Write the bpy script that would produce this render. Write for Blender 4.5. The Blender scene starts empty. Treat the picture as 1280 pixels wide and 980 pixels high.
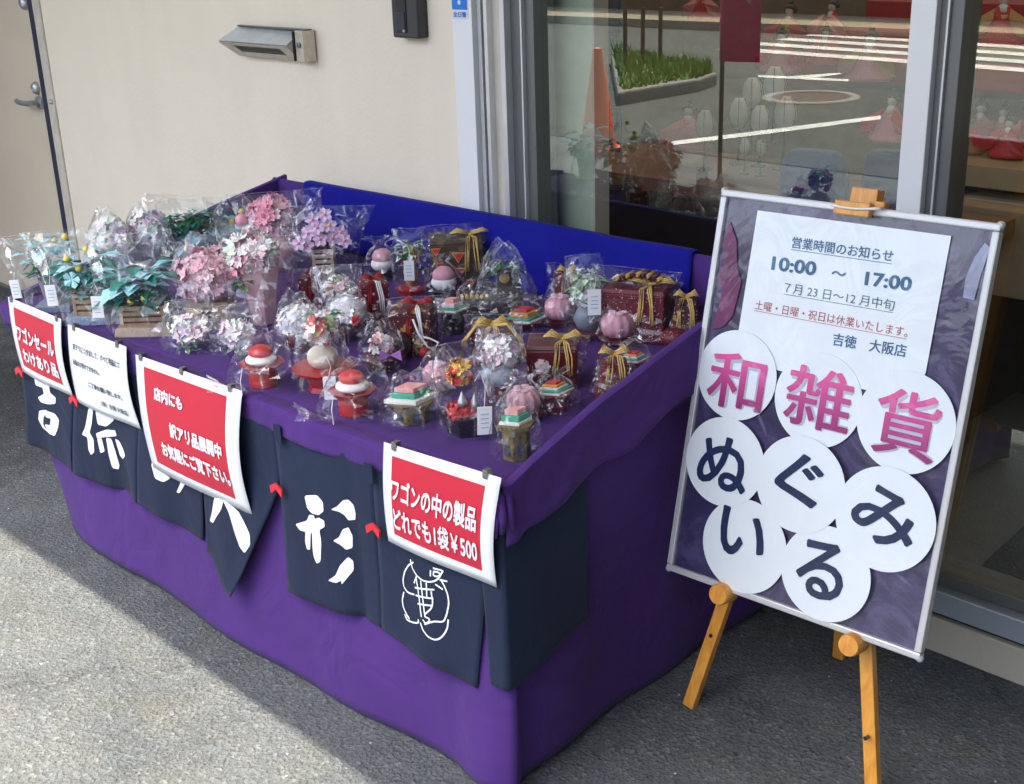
import bpy, bmesh, math, random
from mathutils import Vector, Matrix, noise
S = bpy.context.scene
C = S.collection
R = random.Random(7)
PI = math.pi
rad = math.radians

# ------------------------------------------------------------------ camera
F, PITCH, ROLL, YAW, CH = 1580.0, 0.3599, -0.0332, 0.7930, 1.56
def cam_axes():
    cy, sy = math.cos(YAW), math.sin(YAW)
    f0 = Vector((-sy, cy, 0)); r0 = Vector((cy, sy, 0)); u0 = Vector((0, 0, 1))
    f = f0*math.cos(PITCH) - u0*math.sin(PITCH); u = u0*math.cos(PITCH) + f0*math.sin(PITCH)
    return r0*math.cos(ROLL) + u*math.sin(ROLL), u*math.cos(ROLL) - r0*math.sin(ROLL), f
RI, UP, FW = cam_axes()
EYE = Vector((0, 0, CH))
cd = bpy.data.cameras.new('camera'); cam = bpy.data.objects.new('camera', cd); C.objects.link(cam)
cam.matrix_world = Matrix.Translation(EYE) @ Matrix((RI, UP, -FW)).transposed().to_4x4()
cd.sensor_width = 36; cd.sensor_fit = 'HORIZONTAL'; cd.lens = F/1280*36; cd.clip_start = .05; cd.clip_end = 400
S.camera = cam
# ------------------------------------------------------------------ sky, sun, exposure
SUN_EL = rad(66); SUN_AZ = rad(200)   # azimuth from +Y, clockwise
w = bpy.data.worlds.new('World'); S.world = w; w.use_nodes = True
nt = w.node_tree; bg = nt.nodes['Background']
sk = nt.nodes.new('ShaderNodeTexSky'); sk.sky_type = 'NISHITA'; sk.sun_disc = False
sk.sun_elevation = SUN_EL; sk.sun_rotation = SUN_AZ; sk.air_density = 1.0; sk.dust_density = 5.0; sk.ozone_density = 0.6
nt.links.new(sk.outputs[0], bg.inputs[0]); bg.inputs[1].default_value = 0.15
sl = bpy.data.lights.new('sun', 'SUN'); sl.energy = 3.0; sl.angle = rad(.42); sl.color = (1, .87, .67)
so = bpy.data.objects.new('sun', sl); C.objects.link(so); so.location = (0, -6, 12)
so.rotation_euler = Vector((math.sin(SUN_AZ)*math.cos(SUN_EL), math.cos(SUN_AZ)*math.cos(SUN_EL), math.sin(SUN_EL))).to_track_quat('Z', 'Y').to_euler()
S.view_settings.view_transform = 'Standard'; S.view_settings.look = 'None'; S.view_settings.gamma = 1
S.view_settings.exposure = 2.04
S.cycles.max_bounces = 10; S.cycles.diffuse_bounces = 4; S.cycles.glossy_bounces = 4
S.cycles.transparent_max_bounces = 40; S.cycles.use_denoising = True
S.cycles.caustics_reflective = False; S.cycles.caustics_refractive = False

# ------------------------------------------------------------------ frames
WY = 0.0245
WA = Vector((math.cos(WY), math.sin(WY), 0)); WB = Vector((-math.sin(WY), math.cos(WY), 0))
def ray(px, py): return (RI*((px-640)/F) - UP*((py-490)/F) + FW).normalized()
def hit(px, py, n, d):                 # point on the plane n.P = d
    r = ray(px, py); return EYE + r*((d - n.dot(EYE))/n.dot(r))
def wallpt(px, py, y=2.35): return hit(px, py, Vector((0, 1, 0)), y)
def gnd(px, py, z=0): return hit(px, py, Vector((0, 0, 1)), z)
def front(px, py, b=1.39):             # -> (a, z) on the table's front plane
    p = hit(px, py, WB, b); return WA.dot(p), p.z
def side(px, py, a=-1.375):
    p = hit(px, py, WA, a); return WB.dot(p), p.z
def W(a, b, z): return WA*a + WB*b + Vector((0, 0, z))

# ------------------------------------------------------------------ object helpers
def tag(o, label=None, cat=None, group=None, kind=None):
    if label: o['label'] = label
    if cat: o['category'] = cat
    if group: o['group'] = group
    if kind: o['kind'] = kind
    return o
def thing(name, label, cat, loc=(0, 0, 0), rz=0, group=None):
    o = bpy.data.objects.new(name, None); C.objects.link(o); o.location = loc; o.rotation_euler = (0, 0, rz)
    o.empty_display_size = .05
    return tag(o, label, cat, group)
class G:
    """collects geometry"""
    def __init__(s): s.v = []; s.f = []; s.m = []
    def add(s, v, f, mi=0):
        n = len(s.v); s.v += [Vector(p) for p in v]; s.f += [tuple(i+n for i in q) for q in f]; s.m += [mi]*len(f); return s
    def xf(s, M, start=0):
        for i in range(start, len(s.v)): s.v[i] = M @ s.v[i]
        return s
    def box(s, c, d, mi=0, rz=0, top=1.0):
        x, y, z = d[0]/2, d[1]/2, d[2]/2; v = []
        for k in (-1, 1):
            t = top if k > 0 else 1
            for i, j in ((-1, -1), (1, -1), (1, 1), (-1, 1)):
                px, py = i*x*t, j*y*t
                v.append((c[0]+px*math.cos(rz)-py*math.sin(rz), c[1]+px*math.sin(rz)+py*math.cos(rz), c[2]+k*z))
        return s.add(v, [(3, 2, 1, 0), (4, 5, 6, 7), (0, 1, 5, 4), (1, 2, 6, 5), (2, 3, 7, 6), (3, 0, 4, 7)], mi)
    def lathe(s, prof, n=20, c=(0, 0, 0), mi=0, lobe=0, nl=0, sx=1, sy=1, cap=True, rot=0):
        v = []
        for r, z in prof:
            for i in range(n):
                a = 2*PI*i/n + rot; rr = r*(1 - lobe*abs(math.cos(nl*a/2))**4 if nl else 1)
                v.append((c[0]+rr*math.cos(a)*sx, c[1]+rr*math.sin(a)*sy, c[2]+z))
        f = [(k*n+i, k*n+(i+1) % n, (k+1)*n+(i+1) % n, (k+1)*n+i) for k in range(len(prof)-1) for i in range(n)]
        if cap: f += [tuple(range(n-1, -1, -1)), tuple((len(prof)-1)*n+i for i in range(n))]
        return s.add(v, f, mi)
    def ball(s, c, r, n=12, m=8, mi=0, sz=1, lobe=0, nl=0):
        return s.lathe([(r*math.sin(PI*(k+.001)/m*.999), -r*sz*math.cos(PI*k/m)) for k in range(m+1)], n, c, mi, lobe, nl)
    def tube(s, pts, r, n=6, mi=0, taper=None):
        P = [Vector(p) for p in pts]; v = []; N = len(P)
        for k, p in enumerate(P):
            d = (P[min(k+1, N-1)] - P[max(k-1, 0)]).normalized() if N > 1 else Vector((0, 0, 1))
            a = Vector((0, 0, 1)) if abs(d.z) < .9 else Vector((1, 0, 0))
            u = d.cross(a).normalized(); q = d.cross(u); rr = r*(taper(k/(N-1)) if taper else 1)
            v += [p + (u*math.cos(2*PI*i/n) + q*math.sin(2*PI*i/n))*rr for i in range(n)]
        f = [(k*n+i, k*n+(i+1) % n, (k+1)*n+(i+1) % n, (k+1)*n+i) for k in range(N-1) for i in range(n)]
        f += [tuple(range(n-1, -1, -1)), tuple((N-1)*n+i for i in range(n))]
        return s.add(v, f, mi)
    def prism(s, poly, z0, z1, mi=0, scale=1.0):
        n = len(poly)
        v = [(x, y, z0) for x, y in poly] + [(x*scale, y*scale, z1) for x, y in poly]
        f = [tuple(range(n-1, -1, -1)), tuple(range(n, 2*n))] + [(i, (i+1) % n, n+(i+1) % n, n+i) for i in range(n)]
        return s.add(v, f, mi)
    def grid(s, fn, nu, nv, mi=0, closed=False):
        v = [fn(i/nu, j/nv) for j in range(nv+1) for i in range(nu+1)]
        f = [(j*(nu+1)+i, j*(nu+1)+i+1, (j+1)*(nu+1)+i+1, (j+1)*(nu+1)+i) for j in range(nv) for i in range(nu)]
        return s.add(v, f, mi)
def mk(name, g, mat, parent=None, smooth=False, bevel=0, solid=0, seg=2, loc=None, auto=None):
    me = bpy.data.meshes.new(name); me.from_pydata([tuple(p) for p in g.v], [], g.f)
    mats = mat if isinstance(mat, (list, tuple)) else [mat]
    for m in mats: me.materials.append(m)
    for p, mi in zip(me.polygons, g.m): p.material_index = min(mi, len(mats)-1); p.use_smooth = smooth
    bm = bmesh.new(); bm.from_mesh(me)
    if not solid and not getattr(g, 'open', False): bmesh.ops.recalc_face_normals(bm, faces=bm.faces)
    bm.to_mesh(me); bm.free(); me.update()
    if smooth and auto: me.set_sharp_from_angle(angle=rad(auto))
    o = bpy.data.objects.new(name, me); C.objects.link(o)
    if parent: o.parent = parent
    if loc: o.location = loc
    if solid:
        m = o.modifiers.new('solid', 'SOLIDIFY'); m.thickness = solid; m.offset = 0
    if bevel:
        m = o.modifiers.new('bevel', 'BEVEL'); m.width = bevel; m.segments = seg; m.limit_method = 'ANGLE'; m.angle_limit = rad(40)
    return o
def recalc(o):
    return o

# ------------------------------------------------------------------ materials
def new(name):
    m = bpy.data.materials.new(name); m.use_nodes = True; n = m.node_tree
    return m, n, n.nodes['Principled BSDF']
def nd(n, t, **k):
    x = n.nodes.new(t)
    for a, b in k.items():
        if hasattr(x, a): setattr(x, a, b)
    return x
def setv(node, **k):
    for a, b in k.items(): node.inputs[a.replace('_', ' ')].default_value = b
def coords(n, scale=1, obj=True):
    t = nd(n, 'ShaderNodeTexCoord'); mp = nd(n, 'ShaderNodeMapping'); mp.inputs['Scale'].default_value = (scale,)*3 if not isinstance(scale, tuple) else scale
    n.links.new(t.outputs['Object'], mp.inputs[0]); return mp.outputs[0]
def ramp(n, fac, stops):
    r = nd(n, 'ShaderNodeValToRGB'); e = r.color_ramp.elements
    while len(e) < len(stops): e.new(.5)
    for i, (p, c) in enumerate(stops): e[i].position = p; e[i].color = (*c, 1) if len(c) == 3 else c
    n.links.new(fac, r.inputs[0]); return r.outputs[0]
def bump(n, b, h, strength=.3, dist=.01, prev=None):
    x = nd(n, 'ShaderNodeBump'); x.inputs['Strength'].default_value = strength; x.inputs['Distance'].default_value = dist
    n.links.new(h, x.inputs['Height'])
    if prev: n.links.new(prev, x.inputs['Normal'])
    if b: n.links.new(x.outputs[0], b.inputs['Normal'])
    return x.outputs[0]
def noi(n, vec, scale, detail=4, rough=.6, dist=0):
    x = nd(n, 'ShaderNodeTexNoise'); setv(x, Scale=scale, Detail=detail, Roughness=rough, Distortion=dist); n.links.new(vec, x.inputs['Vector']); return x.outputs[0]
def mixc(n, fac, a, b, mode='MIX'):
    x = nd(n, 'ShaderNodeMix'); x.data_type = 'RGBA'; x.blend_type = mode
    for sock, val in ((x.inputs[0], fac), (x.inputs[6], a), (x.inputs[7], b)):
        if hasattr(val, 'is_linked') or hasattr(val, 'links'): n.links.new(val, sock)
        elif isinstance(val, (int, float)): sock.default_value = val
        else: sock.default_value = (*val, 1)
    return x.outputs[2]
def math_(n, op, a, b=0.0):
    x = nd(n, 'ShaderNodeMath'); x.operation = op
    for s, v in ((x.inputs[0], a), (x.inputs[1], b)):
        if isinstance(v, (int, float)): s.default_value = v
        else: n.links.new(v, s)
    return x.outputs[0]
def plain(name, col, rough=.6, metal=0, var=.12, bscale=60, bstr=.05, spec=.5, coat=0, sheen=0):
    m, n, b = new(name); v = coords(n)
    k = noi(n, v, bscale, 5)
    c = ramp(n, noi(n, v, bscale*.25, 3), [(.3, tuple(x*(1-var) for x in col)), (.7, tuple(min(1, x*(1+var)) for x in col))])
    n.links.new(c, b.inputs['Base Color']); setv(b, Roughness=rough, Metallic=metal)
    b.inputs['Specular IOR Level'].default_value = spec
    if coat: b.inputs['Coat Weight'].default_value = coat; b.inputs['Coat Roughness'].default_value = .14
    if sheen: b.inputs['Sheen Weight'].default_value = sheen; b.inputs['Sheen Roughness'].default_value = .5
    bump(n, b, k, bstr, .004); return m
def fabric(name, col, sheen=.25, wr=.25, rough=.85, weave=900, var=.12):
    m, n, b = new(name); v = coords(n)
    c = ramp(n, noi(n, v, 3, 4), [(.3, tuple(x*(1-var) for x in col)), (.7, tuple(x*(1+var) for x in col))])
    w1 = nd(n, 'ShaderNodeTexWave'); setv(w1, Scale=weave/6.28, Distortion=.6); n.links.new(v, w1.inputs['Vector'])
    w2 = nd(n, 'ShaderNodeTexWave'); w2.bands_direction = 'Z'; setv(w2, Scale=weave/6.28, Distortion=.6); n.links.new(v, w2.inputs['Vector'])
    h = math_(n, 'ADD', w1.outputs[1], w2.outputs[1])
    lint = noi(n, v, 900, 1); li = ramp(n, lint, [(.74, (0, 0, 0)), (.80, (1, 1, 1))])
    c2 = mixc(n, math_(n, 'MULTIPLY', li, .25), c, (.5, .5, .55))
    n.links.new(c2, b.inputs['Base Color']); setv(b, Roughness=rough); b.inputs['Specular IOR Level'].default_value = .2
    b.inputs['Sheen Weight'].default_value = sheen; b.inputs['Sheen Roughness'].default_value = .5
    wv = noi(n, v, 5, 3, .5, 1.2); rg = nd(n, 'ShaderNodeTexNoise'); rg.noise_type = 'RIDGED_MULTIFRACTAL'; setv(rg, Scale=3.0, Detail=2, Distortion=.6); n.links.new(v, rg.inputs['Vector'])
    p = bump(n, None, wv, wr*.6, .03); p = bump(n, None, rg.outputs[0], wr*.10, .010, p)
    bump(n, b, h, .10, .0006, p); return m
PURPLE = fabric('purple_cotton', (.062, .023, .162), .05, .7)
BLUE = fabric('blue_cotton', (.004, .006, .24), .03, .22)
NAVY = fabric('navy_cotton', (.012, .021, .048), .04, .6)
WHITEPRINT = plain('white_dye', (.80, .82, .84), .8)
REDCLOTH = fabric('red_braid', (.62, .015, .03), .2, .1)
PAPER = plain('paper', (.74, .79, .82), .38, coat=.2, var=.02, bscale=20, bstr=.10)
REDP = plain('red_print', (.50, .008, .035), .45, coat=.12, var=.05, bscale=20, bstr=.10)
WHITEP = plain('white_print', (.74, .74, .77), .45, coat=.1, var=.01)
INK = plain('black_ink', (.03, .035, .05), .5, coat=.3)
STEEL = plain('steel', (.50, .52, .53), .42, .75, .08)
CLIPM = plain('clip_steel', (.30, .29, .28), .35, 1, .1)
ALU_W = plain('white_aluminium', (.82, .84, .84), .45, 0, .03, 10, .02)
ALU_G = plain('grey_aluminium', (.17, .18, .18), .4, .5, .05, 30, .02)
ALU_B = plain('beige_frame', (.60, .57, .49), .5, 0, .05)
ALU_L = plain('light_aluminium', (.70, .72, .73), .35, .5, .05)
BLACK = plain('black_plastic', (.02, .021, .023), .35)
def stucco(name, col, sc, st):
    m, n, b = new(name); v = coords(n)
    c = ramp(n, noi(n, v, 1.2, 6, .6), [(.25, tuple(x*.92 for x in col)), (.75, tuple(x*1.05 for x in col))])
    sx, sy, sz = .8, .8, .25
    streak = ramp(n, noi(n, coords(n, (9, 9, .6)), 1, 4), [(.35, (.90, .90, .89)), (.6, (1, 1, 1))])
    n.links.new(mixc(n, .22, c, streak, 'MULTIPLY'), b.inputs['Base Color']); setv(b, Roughness=.9)
    b.inputs['Specular IOR Level'].default_value = .2
    p = bump(n, None, noi(n, v, sc, 5, .65), st, .006)
    vo = nd(n, 'ShaderNodeTexVoronoi'); vo.inputs['Scale'].default_value = sc*1.6; n.links.new(v, vo.inputs['Vector'])
    bump(n, b, vo.outputs[0], st*.5, .004, p); return m
STUCCO = stucco('stucco', (.86, .785, .63), 70, .2)
SMOOTHW = stucco('smooth_render', (.85, .775, .625), 40, .07)
DOORM = plain('door_paint', (.66, .58, .44), .5, 0, .04, 12, .03)
CONC = stucco('concrete_base', (.46, .44, .36), 45, .4)
def asphalt(name, base, sun=False):
    m, n, b = new(name); v = coords(n)
    vo = nd(n, 'ShaderNodeTexVoronoi'); vo.inputs['Scale'].default_value = 125; n.links.new(v, vo.inputs['Vector'])
    vo2 = nd(n, 'ShaderNodeTexVoronoi'); vo2.inputs['Scale'].default_value = 85; n.links.new(v, vo2.inputs['Vector'])
    sp = nd(n, 'ShaderNodeSeparateColor'); n.links.new(vo.outputs['Color'], sp.inputs[0])
    c = ramp(n, sp.outputs[0], [(0, tuple(x*.82 for x in base)), (.5, base), (.88, tuple(x*1.15 for x in base)), (1, tuple(x*1.6 for x in base))])
    pit = ramp(n, noi(n, v, 120, 5, .7), [(.34, (.52, .52, .52)), (.48, (1, 1, 1))])
    blot = ramp(n, noi(n, v, 2.3, 6, .65), [(.30, (.62, .63, .65)), (.52, (1, 1, 1)), (.8, (1.12, 1.1, 1.06))])
    warm = ramp(n, noi(n, v, 9, 3, .5), [(.4, (.97, .98, 1.02)), (.7, (1.04, 1.0, .95))])
    c = mixc(n, 1, c, pit, 'MULTIPLY'); c = mixc(n, 1, c, blot, 'MULTIPLY'); c = mixc(n, 1, c, warm, 'MULTIPLY')
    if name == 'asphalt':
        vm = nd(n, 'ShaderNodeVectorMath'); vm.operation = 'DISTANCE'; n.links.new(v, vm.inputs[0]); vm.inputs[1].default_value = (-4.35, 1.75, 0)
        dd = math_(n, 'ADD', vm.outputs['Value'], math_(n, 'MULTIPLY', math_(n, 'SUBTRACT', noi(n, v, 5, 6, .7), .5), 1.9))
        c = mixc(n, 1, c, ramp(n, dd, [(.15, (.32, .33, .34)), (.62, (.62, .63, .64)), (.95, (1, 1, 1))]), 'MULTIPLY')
        ck = nd(n, 'ShaderNodeTexVoronoi'); ck.feature = 'DISTANCE_TO_EDGE'; ck.inputs['Scale'].default_value = .55
        wp = nd(n, 'ShaderNodeVectorMath'); wp.operation = 'ADD'; nn_ = nd(n, 'ShaderNodeTexNoise'); setv(nn_, Scale=3.0, Detail=6, Roughness=.7); n.links.new(v, nn_.inputs['Vector']); sc_ = nd(n, 'ShaderNodeVectorMath'); sc_.operation = 'SCALE'; sc_.inputs['Scale'].default_value = .35; n.links.new(nn_.outputs['Color'], sc_.inputs[0]); n.links.new(v, wp.inputs[0]); n.links.new(sc_.outputs[0], wp.inputs[1]); n.links.new(wp.outputs[0], ck.inputs['Vector'])
        c = mixc(n, 1, c, ramp(n, ck.outputs[0], [(.0, (.60, .60, .60)), (.0035, (1, 1, 1))]), 'MULTIPLY')
    fl = ramp(n, noi(n, v, 260, 1), [(.80, (0, 0, 0)), (.83, (1, 1, 1))])
    c = mixc(n, math_(n, 'MULTIPLY', fl, .6), c, (.5, .48, .42))
    n.links.new(c, b.inputs['Base Color']); setv(b, Roughness=.85); b.inputs['Specular IOR Level'].default_value = .3
    p = bump(n, None, vo2.outputs[0], .5, .006)
    p = bump(n, None, noi(n, v, 150, 6, .7), 1, .006, p)
    bump(n, b, vo.outputs[0], .65, .004, p); return m
ASPH = asphalt('asphalt', (.124, .141, .150))
ASPH2 = asphalt('road_asphalt', (.088, .098, .098))
PAVE = plain('far_pavement', (.30, .25, .18), .9)
LINE = plain('road_paint', (.58, .59, .58), .7, var=.25, bscale=14)
# cellophane: thin clear film; creases catch the sky, plus highlight streaks painted white
def film(name, milky=.012, gl=.8, rough=.06, sc=12, base=.020, line=.15, cell=.055):
    m, n, b = new(name); n.nodes.remove(b); out = n.nodes['Material Output']; v = coords(n)
    # creased facets: a warped cell pattern gives each facet its own tilt, the cell edges are the creases
    wn = nd(n, 'ShaderNodeTexNoise'); setv(wn, Scale=14.0, Detail=2); n.links.new(v, wn.inputs['Vector'])
    ws = nd(n, 'ShaderNodeVectorMath'); ws.operation = 'SCALE'; ws.inputs['Scale'].default_value = .045; n.links.new(wn.outputs['Color'], ws.inputs[0])
    wa = nd(n, 'ShaderNodeVectorMath'); wa.operation = 'ADD'; n.links.new(v, wa.inputs[0]); n.links.new(ws.outputs[0], wa.inputs[1])
    st = nd(n, 'ShaderNodeMapping'); st.inputs['Scale'].default_value = (1.25, 1.25, .55); n.links.new(wa.outputs[0], st.inputs[0])
    ve = nd(n, 'ShaderNodeTexVoronoi'); ve.feature = 'DISTANCE_TO_EDGE'; ve.inputs['Scale'].default_value = sc; n.links.new(st.outputs[0], ve.inputs['Vector'])
    vc = nd(n, 'ShaderNodeTexVoronoi'); vc.inputs['Scale'].default_value = sc; n.links.new(st.outputs[0], vc.inputs['Vector'])
    geo = nd(n, 'ShaderNodeNewGeometry')
    sb = nd(n, 'ShaderNodeVectorMath'); sb.operation = 'SUBTRACT'; n.links.new(vc.outputs['Color'], sb.inputs[0]); sb.inputs[1].default_value = (.5, .5, .5)
    s2 = nd(n, 'ShaderNodeVectorMath'); s2.operation = 'SCALE'; s2.inputs['Scale'].default_value = .55; n.links.new(sb.outputs[0], s2.inputs[0])
    ad = nd(n, 'ShaderNodeVectorMath'); ad.operation = 'ADD'; n.links.new(geo.outputs['Normal'], ad.inputs[0]); n.links.new(s2.outputs[0], ad.inputs[1])
    no = nd(n, 'ShaderNodeVectorMath'); no.operation = 'NORMALIZE'; n.links.new(ad.outputs[0], no.inputs[0])
    p = bump(n, None, noi(n, v, sc*1.6, 2, .5, 1.0), .5, .012, no.outputs[0])
    tr = nd(n, 'ShaderNodeBsdfTransparent'); tr.inputs[0].default_value = (.985, .99, .995, 1)
    gls = nd(n, 'ShaderNodeBsdfGlossy'); gls.inputs['Roughness'].default_value = rough; gls.inputs[0].default_value = (.97, .98, 1, 1); n.links.new(p, gls.inputs['Normal'])
    df = nd(n, 'ShaderNodeBsdfDiffuse'); df.inputs[0].default_value = (.90, .93, .96, 1)
    tl = nd(n, 'ShaderNodeBsdfTranslucent'); tl.inputs[0].default_value = (.90, .93, .96, 1)
    lw = nd(n, 'ShaderNodeLayerWeight'); lw.inputs[0].default_value = .5
    edge = ramp(n, ve.outputs[0], [(.0, (1, 1, 1)), (.022, (.25, .25, .25)), (.06, (0, 0, 0))])
    brk = ramp(n, noi(n, v, sc*1.1, 2), [(.42, (.12, .12, .12)), (.60, (1, 1, 1))])
    el = math_(n, 'MULTIPLY', edge, brk)
    sp = nd(n, 'ShaderNodeSeparateColor'); n.links.new(vc.outputs['Color'], sp.inputs[0])
    cl = math_(n, 'MULTIPLY', ramp(n, sp.outputs[1], [(.62, (0, 0, 0)), (.90, (1, 1, 1))]), cell)
    fac = math_(n, 'MINIMUM', math_(n, 'ADD', math_(n, 'ADD', math_(n, 'MULTIPLY', math_(n, 'POWER', lw.outputs['Facing'], 3.0), gl), base), math_(n, 'ADD', cl, math_(n, 'MULTIPLY', el, .25))), .85)
    m1 = nd(n, 'ShaderNodeMixShader'); n.links.new(fac, m1.inputs[0]); n.links.new(tr.outputs[0], m1.inputs[1]); n.links.new(gls.outputs[0], m1.inputs[2])
    add = nd(n, 'ShaderNodeMixShader'); add.inputs[0].default_value = .4; n.links.new(df.outputs[0], add.inputs[1]); n.links.new(tl.outputs[0], add.inputs[2])
    mf = math_(n, 'ADD', milky, math_(n, 'ADD', math_(n, 'MULTIPLY', el, line), math_(n, 'MULTIPLY', cl, .25)))
    m2 = nd(n, 'ShaderNodeMixShader'); n.links.new(mf, m2.inputs[0]); n.links.new(m1.outputs[0], m2.inputs[1]); n.links.new(add.outputs[0], m2.inputs[2])
    n.links.new(m2.outputs[0], out.inputs[0]); return m
FILM = film('clear_film'); FILM_M = film('milky_film', .02, .8, .07, 14, .022, .18, .085); FILM_B = film('crumpled_film', .035, .8, .08, 17, .028, .24, .13)
def glass(name, tint, ior, base=0.0, rough=0):
    m, n, b = new(name); n.nodes.remove(b); out = n.nodes['Material Output']
    tr = nd(n, 'ShaderNodeBsdfTransparent'); tr.inputs[0].default_value = (*tint, 1)
    g = nd(n, 'ShaderNodeBsdfGlossy'); g.inputs['Roughness'].default_value = rough; g.inputs[0].default_value = (.90, 1, .95, 1)
    fr = nd(n, 'ShaderNodeLayerWeight'); fr.inputs[0].default_value = .5
    v = coords(n); pb = bump(n, None, noi(n, v, 1.6, 1), .02, .01); n.links.new(pb, g.inputs['Normal'])
    mx = nd(n, 'ShaderNodeMixShader'); n.links.new(math_(n, 'ADD', math_(n, 'MULTIPLY', math_(n, 'POWER', fr.outputs['Facing'], 4.0), 1-base), base), mx.inputs[0]); n.links.new(tr.outputs[0], mx.inputs[1]); n.links.new(g.outputs[0], mx.inputs[2])
    n.links.new(mx.outputs[0], out.inputs[0]); return m
GLASS = glass('shop_glass', (.86, .90, .88), 1.9, .20)

def wood(name, c1, c2, sc=(30, 30, 3), rough=.4, coat=.3):
    m, n, b = new(name); v = coords(n, sc)
    k = noi(n, v, 1.5, 5, .6, 1.5)
    n.links.new(ramp(n, k, [(.3, c1), (.65, c2)]), b.inputs['Base Color']); setv(b, Roughness=rough); b.inputs['Coat Weight'].default_value = coat
    bump(n, b, k, .1, .002); return m
PINE = wood('varnished_pine', (.58, .23, .03), (.78, .38, .065))
TANW = wood('pale_wood', (.30, .19, .10), (.48, .33, .19), (60, 60, 20), .6, 0)
BASEW = wood('bare_wood', (.46, .36, .26), (.62, .50, .38), (60, 60, 20), .65, 0)
M = {}
def col(name, c, **k):
    if name not in M: M[name] = plain(name, c, **k)
    return M[name]
TEAL = col('teal_leaf', (.03, .26, .21), rough=.5, var=.4)
TEALP = col('pale_teal_petal', (.38, .72, .78), rough=.5, var=.15)
GREEN = col('deep_green_leaf', (.02, .13, .06), rough=.5, var=.4)
SAGE = col('sage_leaf', (.22, .34, .16), rough=.5, var=.4)
YEL = col('yellow_bead', (.80, .62, .14), rough=.4)
PINK = col('pink_petal', (.95, .52, .60), rough=.6, var=.25, bscale=30)
PINK2 = col('hot_pink_petal', (.90, .36, .46), rough=.6, var=.2)
PALEP = col('pale_pink_petal', (.92, .68, .73), rough=.6, var=.15)
LILAC = col('lilac_petal', (.74, .55, .74), rough=.6, var=.12)
WHITEF = col('white_petal', (.90, .92, .90), rough=.6, var=.08)
MINTF = col('mint_petal', (.68, .82, .68), rough=.6, var=.08)
ROSEV = col('rose_vase', (.72, .42, .44), rough=.45, var=.06, bscale=18)
REDL = col('red_lacquer', (.38, .010, .016), rough=.35, coat=.15, var=.08)
REDM = col('coral_mochi', (.58, .045, .045), rough=.4, var=.05)
WMO = col('white_mochi', (.80, .80, .78), rough=.55, var=.03)
PMO = col('pink_mochi', (.66, .33, .40), rough=.6, var=.05)
BLK = col('black_lacquer', (.015, .015, .017), rough=.25, coat=.5)
MAR = col('maroon_lacquer', (.11, .010, .02), rough=.35, coat=.3)
GRN = col('green_cake', (.05, .40, .26), rough=.5)
PKC = col('pink_cake', (.80, .38, .36), rough=.5)
ORG = col('orange_cake', (.80, .36, .05), rough=.5)
RDC = col('red_cake', (.60, .04, .05), rough=.5)
GOLDC = wood('gold_cord', (.42, .26, .06), (.78, .56, .20), (200, 200, 200), .5, 0)
WHC = col('white_cord', (.80, .80, .80), rough=.6)
RDCD = col('red_cord', (.36, .018, .025), rough=.6)
BRANCH = col('branch', (.10, .05, .06), rough=.7)
TAGM = col('tag_card', (.84, .86, .88), rough=.5, var=.02)
TAGI = col('tag_print', (.35, .50, .66), rough=.5)
def patt(name, base, spot, sc=90, thr=.32, gold=None, rough=.5):
    m, n, b = new(name); v = coords(n)
    vo = nd(n, 'ShaderNodeTexVoronoi'); vo.inputs['Scale'].default_value = sc; n.links.new(v, vo.inputs['Vector'])
    nz = noi(n, v, sc*.35, 2); d = math_(n, 'ADD', vo.outputs[0], math_(n, 'MULTIPLY', math_(n, 'ABSOLUTE', math_(n, 'SUBTRACT', nz, .5)), 2.2))
    f = ramp(n, d, [(thr, (1, 1, 1)), (thr+.06, (0, 0, 0))])
    c = mixc(n, f, base, spot)
    if gold:
        f2 = ramp(n, noi(n, v, sc*.25, 2), [(.60, (0, 0, 0)), (.62, (1, 1, 1)), ])
        c = mixc(n, math_(n, 'MULTIPLY', f2, .9), c, gold)
    n.links.new(c, b.inputs['Base Color']); setv(b, Roughness=rough); bump(n, b, noi(n, v, 400, 2), .2, .002); return m
P_MAR = patt('maroon_crepe', (.13, .010, .022), (.66, .54, .54), 95, .36)
P_MARD = patt('maroon_dots', (.12, .010, .02), (.70, .58, .58), 230, .24)
P_MARG = patt('maroon_gold', (.065, .008, .014), (.45, .34, .30), 130, .30, (.38, .24, .06))
P_DARK = patt('dark_blossom_crepe', (.025, .016, .022), (.34, .26, .12), 160, .26)
P_BRN = patt('brown_crepe', (.065, .045, .03), (.14, .10, .05), 60, .5)
P_WHT = patt('white_blossom_crepe', (.70, .70, .76), (.80, .40, .50), 140, .25)
P_GOLD = patt('antique_gold', (.17, .12, .045), (.07, .05, .03), 110, .4)
P_BLUE = patt('blue_marble', (.22, .30, .42), (.42, .52, .62), 260, .4)
P_CRM = patt('maroon_cream', (.09, .012, .02), (.75, .62, .50), 110, .36)

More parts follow.
